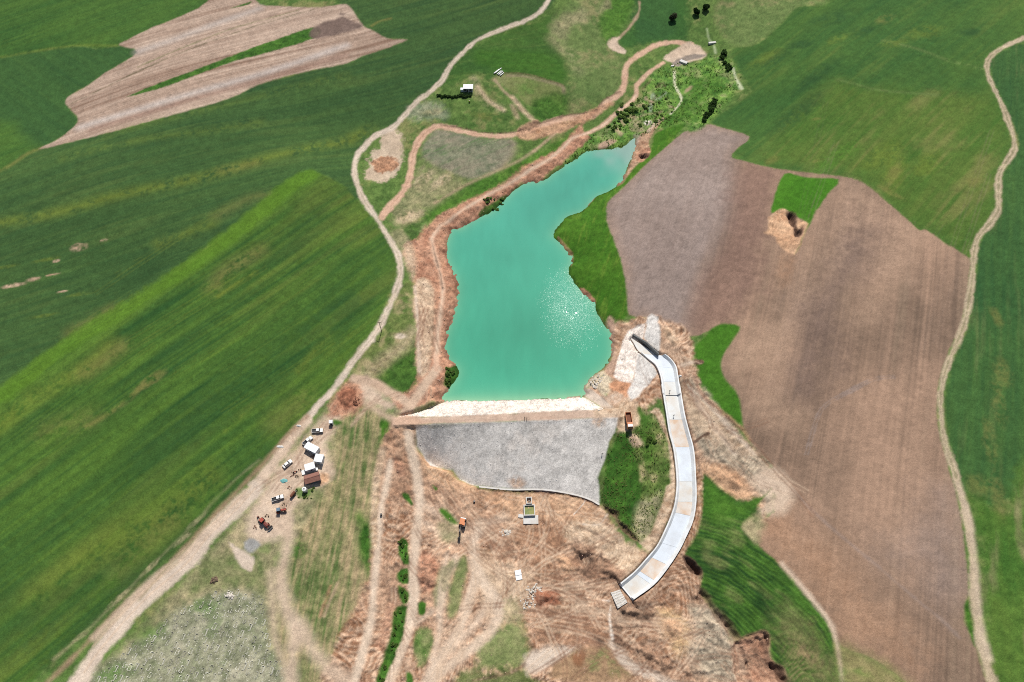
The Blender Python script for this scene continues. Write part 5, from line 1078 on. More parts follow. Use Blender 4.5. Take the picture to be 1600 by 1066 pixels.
def tractor(paint, roofm):
    o = empty('tractor')
    MB().prism([(.2, .75), (2.3, .7), (2.35, 1.2), (2.2, 1.5), (.2, 1.6)], -.36, .36).build('bonnet', M[paint], o, .05)
    MB().box((-.3, 0, .85), (2.2, .7, .4)).build('chassis', M['black'], o)
    MB().box((-.65, 0, 1.75), (1.25, 1.3, 1.1), tp=(.85, .9)).build('cab_glass', M['glass'], o)
    MB().box((-.65, 0, 2.36), (1.4, 1.45, .14)).build('cab_roof', M[roofm], o, .03)
    for y in (-.78, .78): MB().box((-1.0, y, 1.45), (1.3, .42, .1)).build('mudguard', M[paint], o); wheel(o, (-1.0, y * 1.05, .8), .8, .46, paint); wheel(o, (1.65, y * .85, .45), .45, .28, paint)
    MB().cyl((1.4, .2, 1.85), .05, .7, 'z', 8).build('exhaust', M['black'], o)
    MB().box((2.4, 0, 1.1), (.06, .5, .5)).build('grille', M['black'], o)
    return o
def backhoe():
    o = empty('backhoe_loader')
    MB().prism([(.1, .8), (2.6, .8), (2.6, 1.4), (.1, 1.65)], -.45, .45).build('bonnet', M['dkred'], o, .04)
    MB().box((.2, 0, .85), (4.4, .8, .4)).build('chassis', M['black'], o)
    MB().box((-.6, 0, 1.9), (1.4, 1.4, 1.3), tp=(.9, .9)).build('cab_glass', M['glass'], o)
    MB().box((-.6, 0, 2.6), (1.6, 1.6, .14)).build('cab_roof', M['red'], o)
    for y in (-.85, .85): wheel(o, (-1.0, y, .75), .75, .45, 'dkred'); wheel(o, (1.9, y, .6), .6, .36, 'dkred'); MB().bar((1.0, y * .75, 1.5), (3.4, y * .75, .6), .14, .22).build('loader_arm', M['red'], o)
    MB().prism([(3.3, .1), (4.2, .1), (3.6, .25), (3.5, .9), (3.3, .95)], -1.1, 1.1).build('front_bucket', M['steel'], o)
    MB().bar((-1.9, 0, .9), (-2.7, 0, 2.7), .24, .3).build('boom', M['red'], o); MB().bar((-2.7, 0, 2.7), (-3.7, .1, 1.1), .18, .24).build('stick', M['red'], o)
    MB().prism([(-3.95, .3), (-3.4, .3), (-3.3, 1.0), (-3.7, 1.15)], -.35, .4).build('rear_bucket', M['steel'], o)
    for y in (-1, 1): MB().bar((-1.9, .8 * y, .8), (-2.2, 1.5 * y, .1), .16).build('stabiliser', M['black'], o)
    return o
def dump_truck():
    o = empty('dump_truck')
    MB().box((-.2, 0, .85), (7.6, .9, .3)).build('chassis', M['black'], o)
    MB().prism([(1.95, .7), (3.9, .6), (3.95, 1.5), (3.7, 2.75), (1.95, 2.8)], -1.2, 1.2).build('cab', M['orange'], o, .05)
    MB().box((2.8, 0, 2.84), (1.5, 2.1, .1)).build('cab_roof', M['white'], o, .03)
    MB().add([(3.96, -1.05, 1.6), (3.96, 1.05, 1.6), (3.75, 1.0, 2.6), (3.75, -1.0, 2.6), (3.9, -1.05, 1.6), (3.9, 1.05, 1.6), (3.69, 1.0, 2.6), (3.69, -1.0, 2.6)], [(0, 1, 2, 3), (7, 6, 5, 4), (0, 4, 5, 1), (1, 5, 6, 2), (2, 6, 7, 3), (3, 7, 4, 0)]).build('windscreen', M['glass'], o)
    for y in (-1.21, 1.21): MB().box((3.0, y, 2.1), (1.1, .04, .7)).build('side_window', M['glass'], o)
    MB().box((3.98, 0, .75), (.2, 2.3, .4)).build('bumper', M['steel'], o)
    for y in (-.9, .9): MB().box((4.08, y, 1.0), (.08, .3, .22)).build('headlight', M['lamp'], o)
    MB().box((-1.1, 0, 1.3), (5.2, 2.3, .14)).build('box_floor', M['rust'], o)
    for y in (-1.2, 1.2): MB().box((-1.1, y, 1.95), (5.3, .12, 1.3)).build('box_side', M['orange'], o, .02)
    MB().box((1.55, 0, 2.1), (.12, 2.3, 1.6)).box((1.95, 0, 2.88), (.8, 2.3, .08)).build('headboard', M['orange'], o)
    MB().box((-3.72, 0, 1.85), (.1, 2.3, 1.1)).build('tailgate', M['orange'], o)
    for x in (-2.9, -1.6, 3.0):
        for y in (-1.0, 1.0): wheel(o, (x, y, .52), .52, .34 if x > 0 else .5)
    return o
def excavator():
    o = empty('excavator')
    for y in (-1.1, 1.1):
        tr = MB().prism([(-1.7, .15), (-1.35, 0), (1.35, 0), (1.7, .15), (1.75, .55), (1.4, .8), (-1.4, .8), (-1.75, .55)], y - .28, y + .28).build('track', M['black'], o)
        for x in (-1.3, -.45, .45, 1.3): MB().cyl((x, y, .4), .28, .6, 'y', 10).build('track_roller', M['steel'], tr)
    MB().cyl((0, 0, .95), .8, .35, 'z', 16).build('turntable', M['steel'], o)
    MB().box((-.5, -.2, 1.65), (2.6, 2.0, 1.0)).build('engine_house', M['orange'], o, .06)
    MB().box((-1.9, 0, 1.6), (.6, 2.4, 1.0)).build('counterweight', M['white'], o, .1)
    cb = MB().box((.6, .75, 1.95), (1.5, 1.0, 1.6), tp=(.85, .95)).build('cab', M['white'], o, .03)
    MB().box((.66, .75, 2.2), (1.52, .86, .8)).build('cab_window', M['glass'], cb)
    MB().box((.6, .75, 2.79), (1.3, .96, .1)).build('cab_roof', M['orange'], cb)
    MB().bar((.7, -.1, 1.6), (2.6, -.1, 4.1), .4, .5).bar((2.5, -.1, 4.1), (4.6, -.1, 4.0), .36, .45).build('boom', M['black'], o)
    MB().bar((4.5, -.1, 4.1), (6.4, -.1, 1.6), .32, .38).build('stick', M['black'], o)
    MB().prism([(6.0, 1.3), (6.5, 1.6), (6.9, 1.0), (6.5, .3), (5.8, .4)], -.65, .45).build('bucket', M['steel'], o)
    MB().bar((1.2, -.5, 1.7), (2.9, -.35, 3.7), .14).bar((3.0, -.1, 4.5), (4.6, -.1, 4.4), .14).build('hydraulic_cylinder', M['rim'], o)
    return o
def at_px(px, py):
    u = (px - 800) / FPX; v = (py - 533) / FPX; dy = CP - v * SP; dz_ = -SP - v * CP; z = 2.0
    for _ in range(14):
        t_ = (z - CAM_Z) / dz_; z = .4 * z + .6 * H(u * t_, dy * t_)
    t_ = (z - CAM_Z) / dz_; return (u * t_, dy * t_, H(u * t_, dy * t_))
def put(o, s, deg, dz=0.0):
    x, y, z = at_px(*tp(s)); o.location = (x, y, z + dz); o.rotation_euler = (0, 0, R(deg)); return o
p1 = pickup(); put(p1, 'v 564,262', 4); tag(p1, 'white pickup nearest the small white booth, above the cabins', 'pickup', 'white pickups at the camp')
p2 = copy_tree(p1); put(p2, 'v 264,772', 22); tag(p2, 'white pickup parked just above the red tractor', 'pickup', 'white pickups at the camp')
p3 = copy_tree(p1); put(p3, 'v 490,338', 48); tag(p3, 'white pickup half hidden behind the long white cabin', 'pickup', 'white pickups at the camp')
for p_ in (p1, p2, p3): p_.scale = (.93, .93, .93)
c1 = car(); put(c1, 'v 338,512', 47); tag(c1, 'white car standing alone beside the main dirt road', 'car')
t1 = tractor('red', 'blue'); put(t1, 'v 288,866', 8); tag(t1, 'red tractor with blue grey cab roof below the white pickup', 'tractor')
t2 = backhoe(); put(t2, 'v 160,955', -38); tag(t2, 'dark red backhoe loader at the lower end of the camp', 'loader')
dt = dump_truck(); put(dt, 'k 346,398', -87); tag(dt, 'orange dump truck parked at the right end of the dam crest', 'dump truck')
ex = excavator(); put(ex, 'r 975,955', -100); tag(ex, 'orange and white excavator with dark arm reaching down, below the dam', 'excavator')

# ------------------------------------------------------------------ camp buildings and gear
def cabin(name, s, deg, l, w, h, lab, nwin=2, cat='cabin', roofm='panel'):
    o = empty(name); put(o, s, deg); tag(o, lab, cat, 'white site cabins')
    MB().box((0, 0, h / 2 - .15), (l, w, h + .3)).build('wall', M['wallgrey'], o)
    MB().box((0, 0, h + .06), (l + .25, w + .25, .14)).build('roof', M[roofm], o, .03)
    dr = MB().box((-l * .28, -w / 2 - .03, 1.0), (.85, .06, 2.0)).build('door', M['white'], o); MB().box((-l * .28 + .3, -w / 2 - .08, 1.0), (.1, .06, .06)).build('handle', M['steel'], dr)
    for i in range(nwin):
        x = l * (.08 + .3 * i); f = MB().box((x, -w / 2 - .02, 1.5), (1.0, .06, .9)).build('window', M['white'], o); MB().box((x, -w / 2 - .05, 1.5), (.84, .05, .74)).build('pane', M['glass'], f)
    MB().box((l * .36, -w / 2 - .2, 1.9), (.7, .35, .5)).build('air_conditioner', M['white'], o)
    return o
cabin('site_cabin', 'v 528,402', -27, 5.8, 2.9, 2.5, 'longest white cabin of the camp, nearest the pickup above it')
cabin('site_cabin', 'v 582,482', -8, 3.4, 3.4, 2.5, 'small square white cabin behind the middle of the camp', 1)
cabin('site_cabin', 'v 514,545', 20, 4.0, 2.9, 2.5, 'white cabin directly above the brown roofed shed', 1)
sh = empty('shed'); put(sh, 'v 530,628', 18); tag(sh, 'brown roofed shed with dark front wall in the camp', 'shed')
MB().prism([(-1.7, -.2), (1.7, -.2), (1.7, 2.0), (0, 2.7), (-1.7, 2.0)], -3.0, 3.0).build('wall', pm('shed_wall', (84, 88, 98), .7), sh).rotation_euler = (0, 0, R(90))
for sg in (-1, 1): MB().box((0, sg * .95, 2.42), (6.5, 2.15, .1)).build('roof_panel', M['roofbr'], sh).rotation_euler = (sg * -R(0), 0, 0)
for ch in sh.children:
    if ch.name.startswith('roof_panel'):
        sg = 1 if sum(v.co.y for v in ch.data.vertices) > 0 else -1
        for v in ch.data.vertices: v.co.z += -(v.co.y * sg - .95) * .42
MB().box((-1.5, -1.75, 1.0), (1.0, .08, 1.9)).build('door', M['wood'], sh)
tk = empty('water_tank'); put(tk, 'v 470,712', 8); tag(tk, 'white water tank on a low stand below the brown shed', 'tank')
MB().box((0, 0, .2), (2.0, 1.9, .4)).build('stand', M['steel'], tk); MB().cyl((0, 0, 1.25), .95, 1.7, 'z', 20).build('tank_body', M['white'], tk); MB().cyl((0, 0, 2.16), .95, .25, 'z', 20, .5).build('tank_top', M['white'], tk); MB().cyl((0, 0, 2.33), .3, .1, 'z', 12).build('lid', M['black'], tk)
bt = empty('portable_toilet'); put(bt, 'v 670,205', 5); tag(bt, 'small white roofed booth standing alone at the upper end of the camp', 'booth')
MB().box((0, 0, 1.0), (1.4, 1.4, 2.2)).build('wall', M['wallgrey'], bt); MB().box((0, 0, 2.16), (1.6, 1.6, .12)).build('roof', M['panel'], bt); MB().box((0, -.73, .95), (.8, .05, 1.8)).build('door', M['black'], bt)
tl = empty('tank_trailer'); put(tl, 'v 380,745', 57); tag(tl, 'rusty brown tank trailer between pickup and water tank', 'trailer')
MB().cyl((0, 0, 1.15), .6, 2.6, 'x', 16).build('tank_body', M['rust'], tl, .03); MB().box((.1, 0, .55), (3.0, .7, .14)).bar((1.5, 0, .55), (2.3, 0, .5), .12).build('frame', M['steel'], tl)
for y in (-.6, .6): wheel(tl, (-.2, y, .38), .38, .24, 'rust')
def heap(name, s, rx, ry, h, mat, lab, cat, seed):
    x, y, z = at_px(*tp(s)); random.seed(seed); vs = [(0, 0, h)]; n = 14
    for ring, (rr, hh) in enumerate(((.35, .85), (.7, .5), (1.0, -.08))):
        for i in range(n):
            a = 2 * math.pi * i / n; k = rr * random.uniform(.8, 1.15); vs.append((rx * k * math.cos(a), ry * k * math.sin(a), h * hh * random.uniform(.6, 1.2) if ring < 2 else -.1))
    fs = [(0, 1 + i, 1 + (i + 1) % n) for i in range(n)]
    for rg in range(2): fs += [(1 + rg * n + i, 1 + (rg + 1) * n + i, 1 + (rg + 1) * n + (i + 1) % n, 1 + rg * n + (i + 1) % n) for i in range(n)]
    o = MB().add(vs, fs).build(name, M[mat]); o.location = (x, y, z); return tag(o, lab, cat)
heap('tarpaulin', 'v 304,636', 1.7, 1.1, .35, 'tarp', 'crumpled turquoise tarpaulin lying beside the road at the camp', 'tarpaulin', 3)
heap('tarpaulin', 'v 418,220', 1.2, .6, .4, 'cloth', 'crumpled white sheet at the field edge opposite the upper pickup', 'sheet', 4)
heap('tarpaulin', 'v 272,378', 1.9, .7, .3, 'cloth', 'torn white sheeting on the grass verge across the road from the cabins', 'sheet', 5)
o = MB().box((0, 0, .25), (1.5, 2.2, .5)).build('sheet_stack', M['white']); put(o, 'v 458,575', 20); tag(o, 'flat white panel stack left of the brown shed', 'panels')
o = MB().box((0, 0, .3), (1.6, 1.3, .6)).build('crate', M['white']); put(o, 'v 553,552', 10); tag(o, 'white crate between the shed and the cabin above', 'crate')
mo = empty('motorcycle'); put(mo, 'v 393,572', 20); tag(mo, 'small red motorcycle in front of the cabins', 'motorcycle')
MB().bar((-.5, 0, .55), (.6, 0, .7), .22, .3).build('frame', M['red'], mo); MB().box((-.35, 0, .8), (.7, .25, .1)).build('seat', M['black'], mo); MB().bar((.6, -.35, 1.0), (.6, .35, 1.0), .05).bar((.6, 0, 1.0), (.75, 0, .35), .07).build('handlebar', M['steel'], mo)
for x in (-.65, .75): MB().cyl((x, 0, .32), .32, .12, 'y', 14).build('wheel', M['rubber'], mo)
random.seed(21)
for i, (s_, lab) in enumerate((('v 375,590', 'dark rusty scrap left of the red motorcycle'), ('v 410,605', 'scrap pile below the red motorcycle'), ('v 350,690', 'rusty scrap above the tank trailer'), ('v 430,555', 'dark scrap right of the red motorcycle'), ('v 520,455', 'broken pallets between two white cabins'), ('v 318,812', 'dark scrap above the red tractor cab'), ('v 92,985', 'scrap lying left of the backhoe loader'), ('v 185,905', 'black drum fragments above the backhoe loader'))):
    m = MB()
    for k in range(7):
        x, y = random.uniform(-.9, .9), random.uniform(-.6, .6); m.bar((x, y, .1), (x + random.uniform(-.5, .5), y + random.uniform(-.4, .4), random.uniform(.15, .7)), random.uniform(.08, .3), random.uniform(.06, .3))
    o = m.build('scrap_heap', M['rust'] if i % 2 == 0 else M['wood']); put(o, s_, random.uniform(0, 180)); tag(o, lab, 'scrap')
def drum(s_, mat, lab):
    o = empty('drum'); put(o, s_, 0); tag(o, lab, 'drum'); MB().cyl((0, 0, .5), .42, 1.0, 'z', 16).build('drum_body', M[mat], o, .02); MB().cyl((0, 0, 1.0), .36, .06, 'z', 16).build('lid', M['steel'], o)
drum('r 1072,770', 'black', 'black drum on bare earth below the corner of the gravel face'); drum('r 297,878', 'black', 'small dark drum on the pale track left of the works'); drum('n 490,462', 'yellow', 'yellow drum in front of the hedge by the small house')
up = empty('utility_pole'); put(up, 'u 200,632', 0); tag(up, 'wooden utility pole beside the main road west of the lake', 'pole')
MB().cyl((0, 0, 4), .16, 8, 'z', 8, .11).build('post', M['pole'], up); MB().box((0, 0, 7.4), (1.8, .14, .16)).build('crossarm', M['pole'], up)

# ------------------------------------------------------------------ outlet works and loose slabs
ow = empty('outlet_structure'); put(ow, 's 357,200', 2); tag(ow, 'concrete outlet basin with greenish water at the dam toe', 'outlet')
def ring(m, x0, x1, y0, y1, z0, z1, t_):
    m.box(((x0 + x1) / 2, y0 + t_ / 2, (z0 + z1) / 2), (x1 - x0, t_, z1 - z0)).box(((x0 + x1) / 2, y1 - t_ / 2, (z0 + z1) / 2), (x1 - x0, t_, z1 - z0))
    m.box((x0 + t_ / 2, (y0 + y1) / 2, (z0 + z1) / 2), (t_, y1 - y0 - 2 * t_ - .004, z1 - z0)).box((x1 - t_ / 2, (y0 + y1) / 2, (z0 + z1) / 2), (t_, y1 - y0 - 2 * t_ - .004, z1 - z0)); return m
ring(MB(), -2.4, 2.4, -2.6, 2.2, -.6, 1.1, .4).build('basin_wall', M['conc'], ow)
MB().box((0, -.2, .25), (3.98, 3.98, .1)).build('basin_water', M['algae'], ow)
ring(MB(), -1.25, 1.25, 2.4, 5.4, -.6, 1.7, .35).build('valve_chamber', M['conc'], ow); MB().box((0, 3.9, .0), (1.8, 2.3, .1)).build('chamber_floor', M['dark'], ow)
MB().cyl((0.1, 3.9, .5), .3, 1.0, 'z', 12).build('valve', M['steel'], ow)
def slab(s_, deg, l, w, h, mat, lab, cat='slab', name='concrete_slab'):
    o = MB().box((0, 0, h / 2 - .1), (l, w, h + .2)).build(name, M[mat], None, .04); put(o, s_, deg); return tag(o, lab, cat)
slab('s 370,278', 0, 6.4, 3.8, .3, 'conc', 'pale concrete slab just below the outlet basin'); slab('s 287,248', -8, 2.2, 1.5, .25, 'conc', 'small pale slab at the left corner of the outlet slab')
slab('s 264,720', 12, 2.6, 2.1, .35, 'panel', 'upper of two white panels lying on the bare earth', 'panel', 'white_panel'); slab('s 270,760', 12, 2.6, 2.0, .3, 'panel', 'lower of two white panels lying on the bare earth', 'panel', 'white_panel')
slab('o 985,388', -35, 5.0, 2.4, 1.0, 'conc', 'broken white concrete block at the edge of the far spoil ground', 'block', 'concrete_block'); slab('w 1000,605', 10, 5.0, 1.6, .9, 'conc', 'small white culvert head where the stream meets the far meadow', 'culvert', 'culvert_head')
slab('o 870,425', 20, 2.0, 1.2, .6, 'conc', 'lesser white rubble block left of the broken block', 'block', 'concrete_block')
def pile(s_, n, r_, rr, mat, lab, seed):
    random.seed(seed); m = MB()
    for i in range(n):
        a, d = random.uniform(0, 6.28), r_ * random.random() ** .6; k = rr * random.uniform(.5, 1.3); m.stone((d * math.cos(a), d * math.sin(a) * .8, k * .05 + max(0, .5 - d * .25)), k, .55)
    o = m.build('stone_pile', M[mat]); put(o, s_, 0); return tag(o, lab, 'stones')
pile('s 155,380', 60, 2.6, .42, 'limest', 'pile of white stones left of the outlet slab', 1); pile('s 400,865', 60, 3.4, .4, 'limest', 'spread of pale rubble below the two white panels', 2); pile('s 345,960', 45, 3.6, .35, 'limest', 'lower patch of pale rubble near the stubble grass', 3); pile('g 1060,668', 26, 2.2, .45, 'limest', 'cluster of white stones at the top of the cemetery', 4); pile('g 990,595', 16, 1.6, .5, 'wood', 'dark boulders on the grass above the cemetery', 5); pile('j 250,780', 70, 5, .4, 'limest', 'pale rubble at the shore beside the dam end', 6)
pile('d 1640,820', 30, 3, .5, 'rust', 'red spoil boulders beside the road above the camp', 8)
# ------------------------------------------------------------------ graves
GM = []
for k in range(4):
    random.seed(40 + k); m = MB(); l_, w_ = random.uniform(1.9, 2.4), random.uniform(.8, 1.1)
    m.box((-.02, l_ / 2, .05), (.55, .2, .5), ry=random.uniform(-.1, .1)); m.box((.03, -l_ / 2, .02), (.4, .2, .35))
    for i in range(7):
        y = -l_ / 2 + l_ * (i + .5) / 7
        for sg in (-1, 1):
            if random.random() < .85: m.stone((sg * w_ / 2, y, .0), random.uniform(.15, .26), .5)
    GM.append(m.mesh('grave', pm('grave_stone_%d' % k, (206 - 18 * k, 204 - 18 * k, 188 - 18 * k), .95, var=.15)))
cpoly = unproj(TR('g 760,790 850,715 1000,655 1140,645 1210,690 1230,800 1255,900 1290,1040 440,1060 560,950'))
random.seed(5); placed = []
gx0, gx1, gy0, gy1 = cpoly[:, 0].min(), cpoly[:, 0].max(), cpoly[:, 1].min(), cpoly[:, 1].max()
tries = 0
while len(placed) < 150 and tries < 6000:
    tries += 1; x, y = random.uniform(gx0, gx1), random.uniform(gy0, gy1)
    if sdist(np.array([x]), np.array([y]), cpoly)[0] > 0 or any((x - a) ** 2 + ((y - b_) * .7) ** 2 < 3.6 for a, b_ in placed): continue
    if vn(np.array([x / 14]), np.array([y / 14]), 4)[0] < -.35 and random.random() < .7: continue
    placed.append((x, y)); o = bpy.data.objects.new('grave', random.choice(GM)); COL.objects.link(o); o.location = (x, y, H(x, y)); o.rotation_euler = (0, 0, R(-14 + random.uniform(-7, 7))); k = random.uniform(.8, 1.15); o.scale = (k, k, k)
    tag(o, 'old stone bordered grave among the cemetery rows', 'grave', 'graves in the cemetery')

# ------------------------------------------------------------------ small house on the hill
hs = empty('house'); put(hs, 'n 478,350', 0); hs.scale = (.82, .82, .82); tag(hs, 'small white flat roofed house with dark front on the hill', 'house')
MB().box((0, 1.2, 1.4), (6.6, 4.2, 3.2)).build('wall', pm('house_wall', (150, 150, 152), .8), hs); MB().box((0, 1.1, 3.1), (7.2, 5.2, .22)).build('roof', M['panel'], hs)
for x in (-3.1, 0, 3.1): MB().box((x, -1.3, 1.4), (.3, .3, 3.1)).build('porch_column', M['white'], hs)
MB().box((-.6, -.93, 1.0), (1.1, .08, 2.1)).build('door', M['dark'], hs)
for x in (-2.3, 1.7): w_ = MB().box((x, -.92, 1.6), (1.3, .06, 1.2)).build('window', M['black'], hs); MB().box((x, -.96, 1.6), (1.1, .05, 1.0)).build('pane', M['glass'], w_)
an = MB().box((-4.6, .4, .8), (2.0, 2.2, 1.9)).build('annex', M['white'], hs); MB().box((-4.6, .4, 1.8), (2.2, 2.4, .12)).build('annex_roof', M['panel'], an)
random.seed(9)
for i, (x, y, l_, lab) in enumerate(((770, 150, 5, 'leftmost of the white pipes lying above the house'), (790, 140, 6, 'longest white pipe lying above the house'), (800, 160, 4, 'short white pipe in the middle of the row above the house'), (815, 165, 4.4, 'fourth white pipe lying above the house'), (828, 178, 3.4, 'rightmost short white pipe lying above the house'))):
    o = MB().cyl((0, 0, .3), .32, l_, 'x', 12).build('pipe', M['white']); put(o, 'n %d,%d' % (x, y), 52); tag(o, lab, 'pipe', 'white pipes above the house')

# ------------------------------------------------------------------ foliage
def leaf_material(name, c1, c2):
    m, t, b = node_mat(name); N = t.nodes.new; Lk = t.links.new
    at = N('ShaderNodeAttribute'); at.attribute_name = 'Col'
    Lk(at.outputs['Color'], b.inputs['Base Color']); b.inputs['Roughness'].default_value = .8; b.inputs['Specular IOR Level'].default_value = .2
    tr = N('ShaderNodeBsdfTranslucent'); Lk(at.outputs['Color'], tr.inputs[0]); ms = N('ShaderNodeMixShader'); ms.inputs[0].default_value = .55; Lk(b.outputs[0], ms.inputs[1]); Lk(tr.outputs[0], ms.inputs[2]); Lk(ms.outputs[0], t.nodes['Material Output'].inputs[0])
    return m
LEAF = leaf_material('leaves', 0, 0)
def leaf_cloud(clumps, n, size, c1, c2, flat=.6):
    """small tilted leaf faces through the volume of a few uneven clumps"""
    c = np.array([k[:3] for k in clumps]); rad = np.array([k[3] for k in clumps]); w = rad ** 2; ci = rng.choice(len(c), n, p=w / w.sum())
    d = rng.normal(size=(n, 3)); d /= np.linalg.norm(d, axis=1)[:, None]; d[:, 2] *= flat + .25
    pos = c[ci] + d * (rad[ci] * (.55 + .5 * rng.random(n)))[:, None]; pos[:, 2] = np.maximum(pos[:, 2], .04)
    a = rng.normal(size=(n, 3)); a /= np.linalg.norm(a, axis=1)[:, None]; b_ = np.cross(a, rng.normal(size=(n, 3))); b_ /= np.linalg.norm(b_, axis=1)[:, None]
    s = size * (.6 + .8 * rng.random(n))[:, None]
    v = np.stack([pos - a * s, pos + b_ * s * .6, pos + a * s, pos - b_ * s * .6], 1).reshape(-1, 3)
    t_ = rng.random(n)[:, None] * .7 + .3 * rng.random(len(c))[ci][:, None]; col = alb(c1) + (alb(c2) - alb(c1)) * t_
    return v, np.arange(4 * n).reshape(n, 4), np.repeat(col, 4, 0)
def bush_mesh(seed, n, c1, c2, size=.22):
    random.seed(seed); cl = [(random.uniform(-.55, .55), random.uniform(-.55, .55), random.uniform(.3, .7), random.uniform(.35, .6)) for _ in range(6)]
    v, f, c = leaf_cloud(cl, n, size, c1, c2); o = mesh_from('bush', v, f, LEAF, None, c, False); me = o.data; bpy.data.objects.remove(o); return me
BM = [bush_mesh(k, 420, (84, 120, 54), (146, 172, 90)) for k in range(4)] + [bush_mesh(k + 9, 420, (52, 80, 42), (92, 120, 62)) for k in range(3)]
def bush(s_, r_, lab, grp, k=None, h=1.0):
    o = bpy.data.objects.new('bush', BM[random.randrange(4) if k is None else k]); COL.objects.link(o); put(o, s_, random.uniform(0, 360), -.05); o.scale = (r_, r_, r_ * h); return tag(o, lab, 'bush', grp)
random.seed(31)
for i in range(14): bush('n %d,%d' % (158 + i * 26, 408 + random.randint(-6, 8)), random.uniform(1.0, 1.5), 'low dark bush in the hedge row before the small house', 'hedge bushes by the house', random.choice((4, 5, 6)), h=.9)
for s_, r_ in (('o 1405,310', 2.6), ('o 1395,345', 2.0), ('o 1420,395', 1.8), ('o 1440,430', 2.2), ('o 1455,465', 2.2), ('o 1470,445', 1.4)): bush(s_, r_, 'dark shrub in the short line right of the gully', 'dark shrubs right of the gully', random.choice((4, 5, 6)))
for s_, r_ in (('o 1300,800', 2.4), ('o 1280,830', 2.2), ('o 1265,860', 2.0), ('o 1275,890', 2.4), ('o 1240,930', 2.0), ('o 1215,960', 2.0), ('o 1195,990', 1.8)): bush(s_, r_, 'dark shrub in the row above the corner of the ploughed field', 'shrubs above the ploughed corner', random.choice((4, 5, 6)))
for i in range(34):
    f = i / 33; x = np.interp(f, [0, .25, .5, .75, 1], [520, 470, 380, 440, 330]) + random.uniform(-70, 70); y = np.interp(f, [0, .25, .5, .75, 1], [150, 100, 250, 220, 330]) + random.uniform(-50, 50)
    bush('q %d,%d' % (x + 60, y), random.uniform(.7, 1.6), 'small green shrub in the gully between track and stream', 'gully shrubs by the lake track', h=.8)
for i in range(24): bush('q %d,%d' % (random.uniform(620, 1000), random.uniform(20, 330)), random.uniform(.5, 1.2), 'low green shrub beside the stream above the lake', 'shrubs by the stream', h=.7)
for i in range(16): bush('u %d,%d' % (random.uniform(550, 600), random.uniform(835, 930)), random.uniform(.7, 1.3), 'green shrub on the lake corner beside the dam', 'lake corner shrubs', h=.8)
for i in range(14): bush('b %d,%d' % (random.uniform(665, 760), random.uniform(915, 990)), random.uniform(.7, 1.2), 'green shrub on the red west bank at the waterline', 'west bank shrubs', h=.8)
for poly_, n in (('h 275,405 315,430 310,510 280,480', 9), ('h 275,560 312,550 312,605 280,600', 5), ('h 280,630 316,650 312,695', 4), ('h 255,745 305,725 290,850 245,960 205,1060 175,1060 210,960 245,850', 15)):
    P = TR(poly_); Pn = np.array(P); c_ = 0
    while c_ < n:
        x, y = random.uniform(Pn[:, 0].min(), Pn[:, 0].max()), random.uniform(Pn[:, 1].min(), Pn[:, 1].max())
        if sdist(np.array([x]), np.array([y]), Pn)[0] < 0: bush('x %f,%f' % (x, y), random.uniform(.4, .9), 'leafy green bush growing in the drain between two tracks', 'drain bushes', h=.8); c_ += 1
for i in range(10): bush('k %d,%d' % (random.uniform(540, 620), random.uniform(560, 640)), random.uniform(.6, 1.1), 'dark green shrub on the grassy spur beside the chute', 'spur shrubs', h=.8)
for i in range(9): bush('v %d,%d' % (random.uniform(405, 540), random.uniform(690, 770)), random.uniform(.35, .7), 'green weed clump around the water tank', 'weeds around the tank', h=.8)
def tree(s_, h, r_, lab, seed, c1, c2, n=2600):
    random.seed(seed); o = empty('tree'); put(o, s_, random.uniform(0, 360)); tag(o, lab, 'tree')
    m = MB().cyl((0, 0, h * .14), .32, h * .34, 'z', 8, .2); cl = []
    for k in range(9):
        a, el = random.uniform(0, 6.28), random.uniform(.3, 1.2); d = r_ * random.uniform(.35, .75); p = (math.cos(a) * d * math.cos(el) * 1.2, math.sin(a) * d * math.cos(el) * 1.2, h * .3 + d * math.sin(el) * .8)
        m.bar((0, 0, h * .22), p, .16); cl.append((*p, r_ * random.uniform(.3, .5)))
    cl.append((0, 0, h * .45, r_ * .55)); m.build('trunk', M['bark'], o)
    v, f, c = leaf_cloud(cl, n, .32, c1, c2, .8); mesh_from('crown', v, f, LEAF, o, c, False)
tree('w 455,285', 6.0, 3.6, 'greyish half bare tree beyond the red road bend', 1, (62, 70, 50), (96, 100, 74), 1700); tree('w 775,205', 5.2, 2.7, 'dark rounded tree, lower one of the far pair', 2, (28, 52, 26), (52, 80, 36)); tree('w 900,145', 5.2, 2.6, 'dark rounded tree, upper one of the far pair', 3, (30, 54, 28), (58, 84, 42))
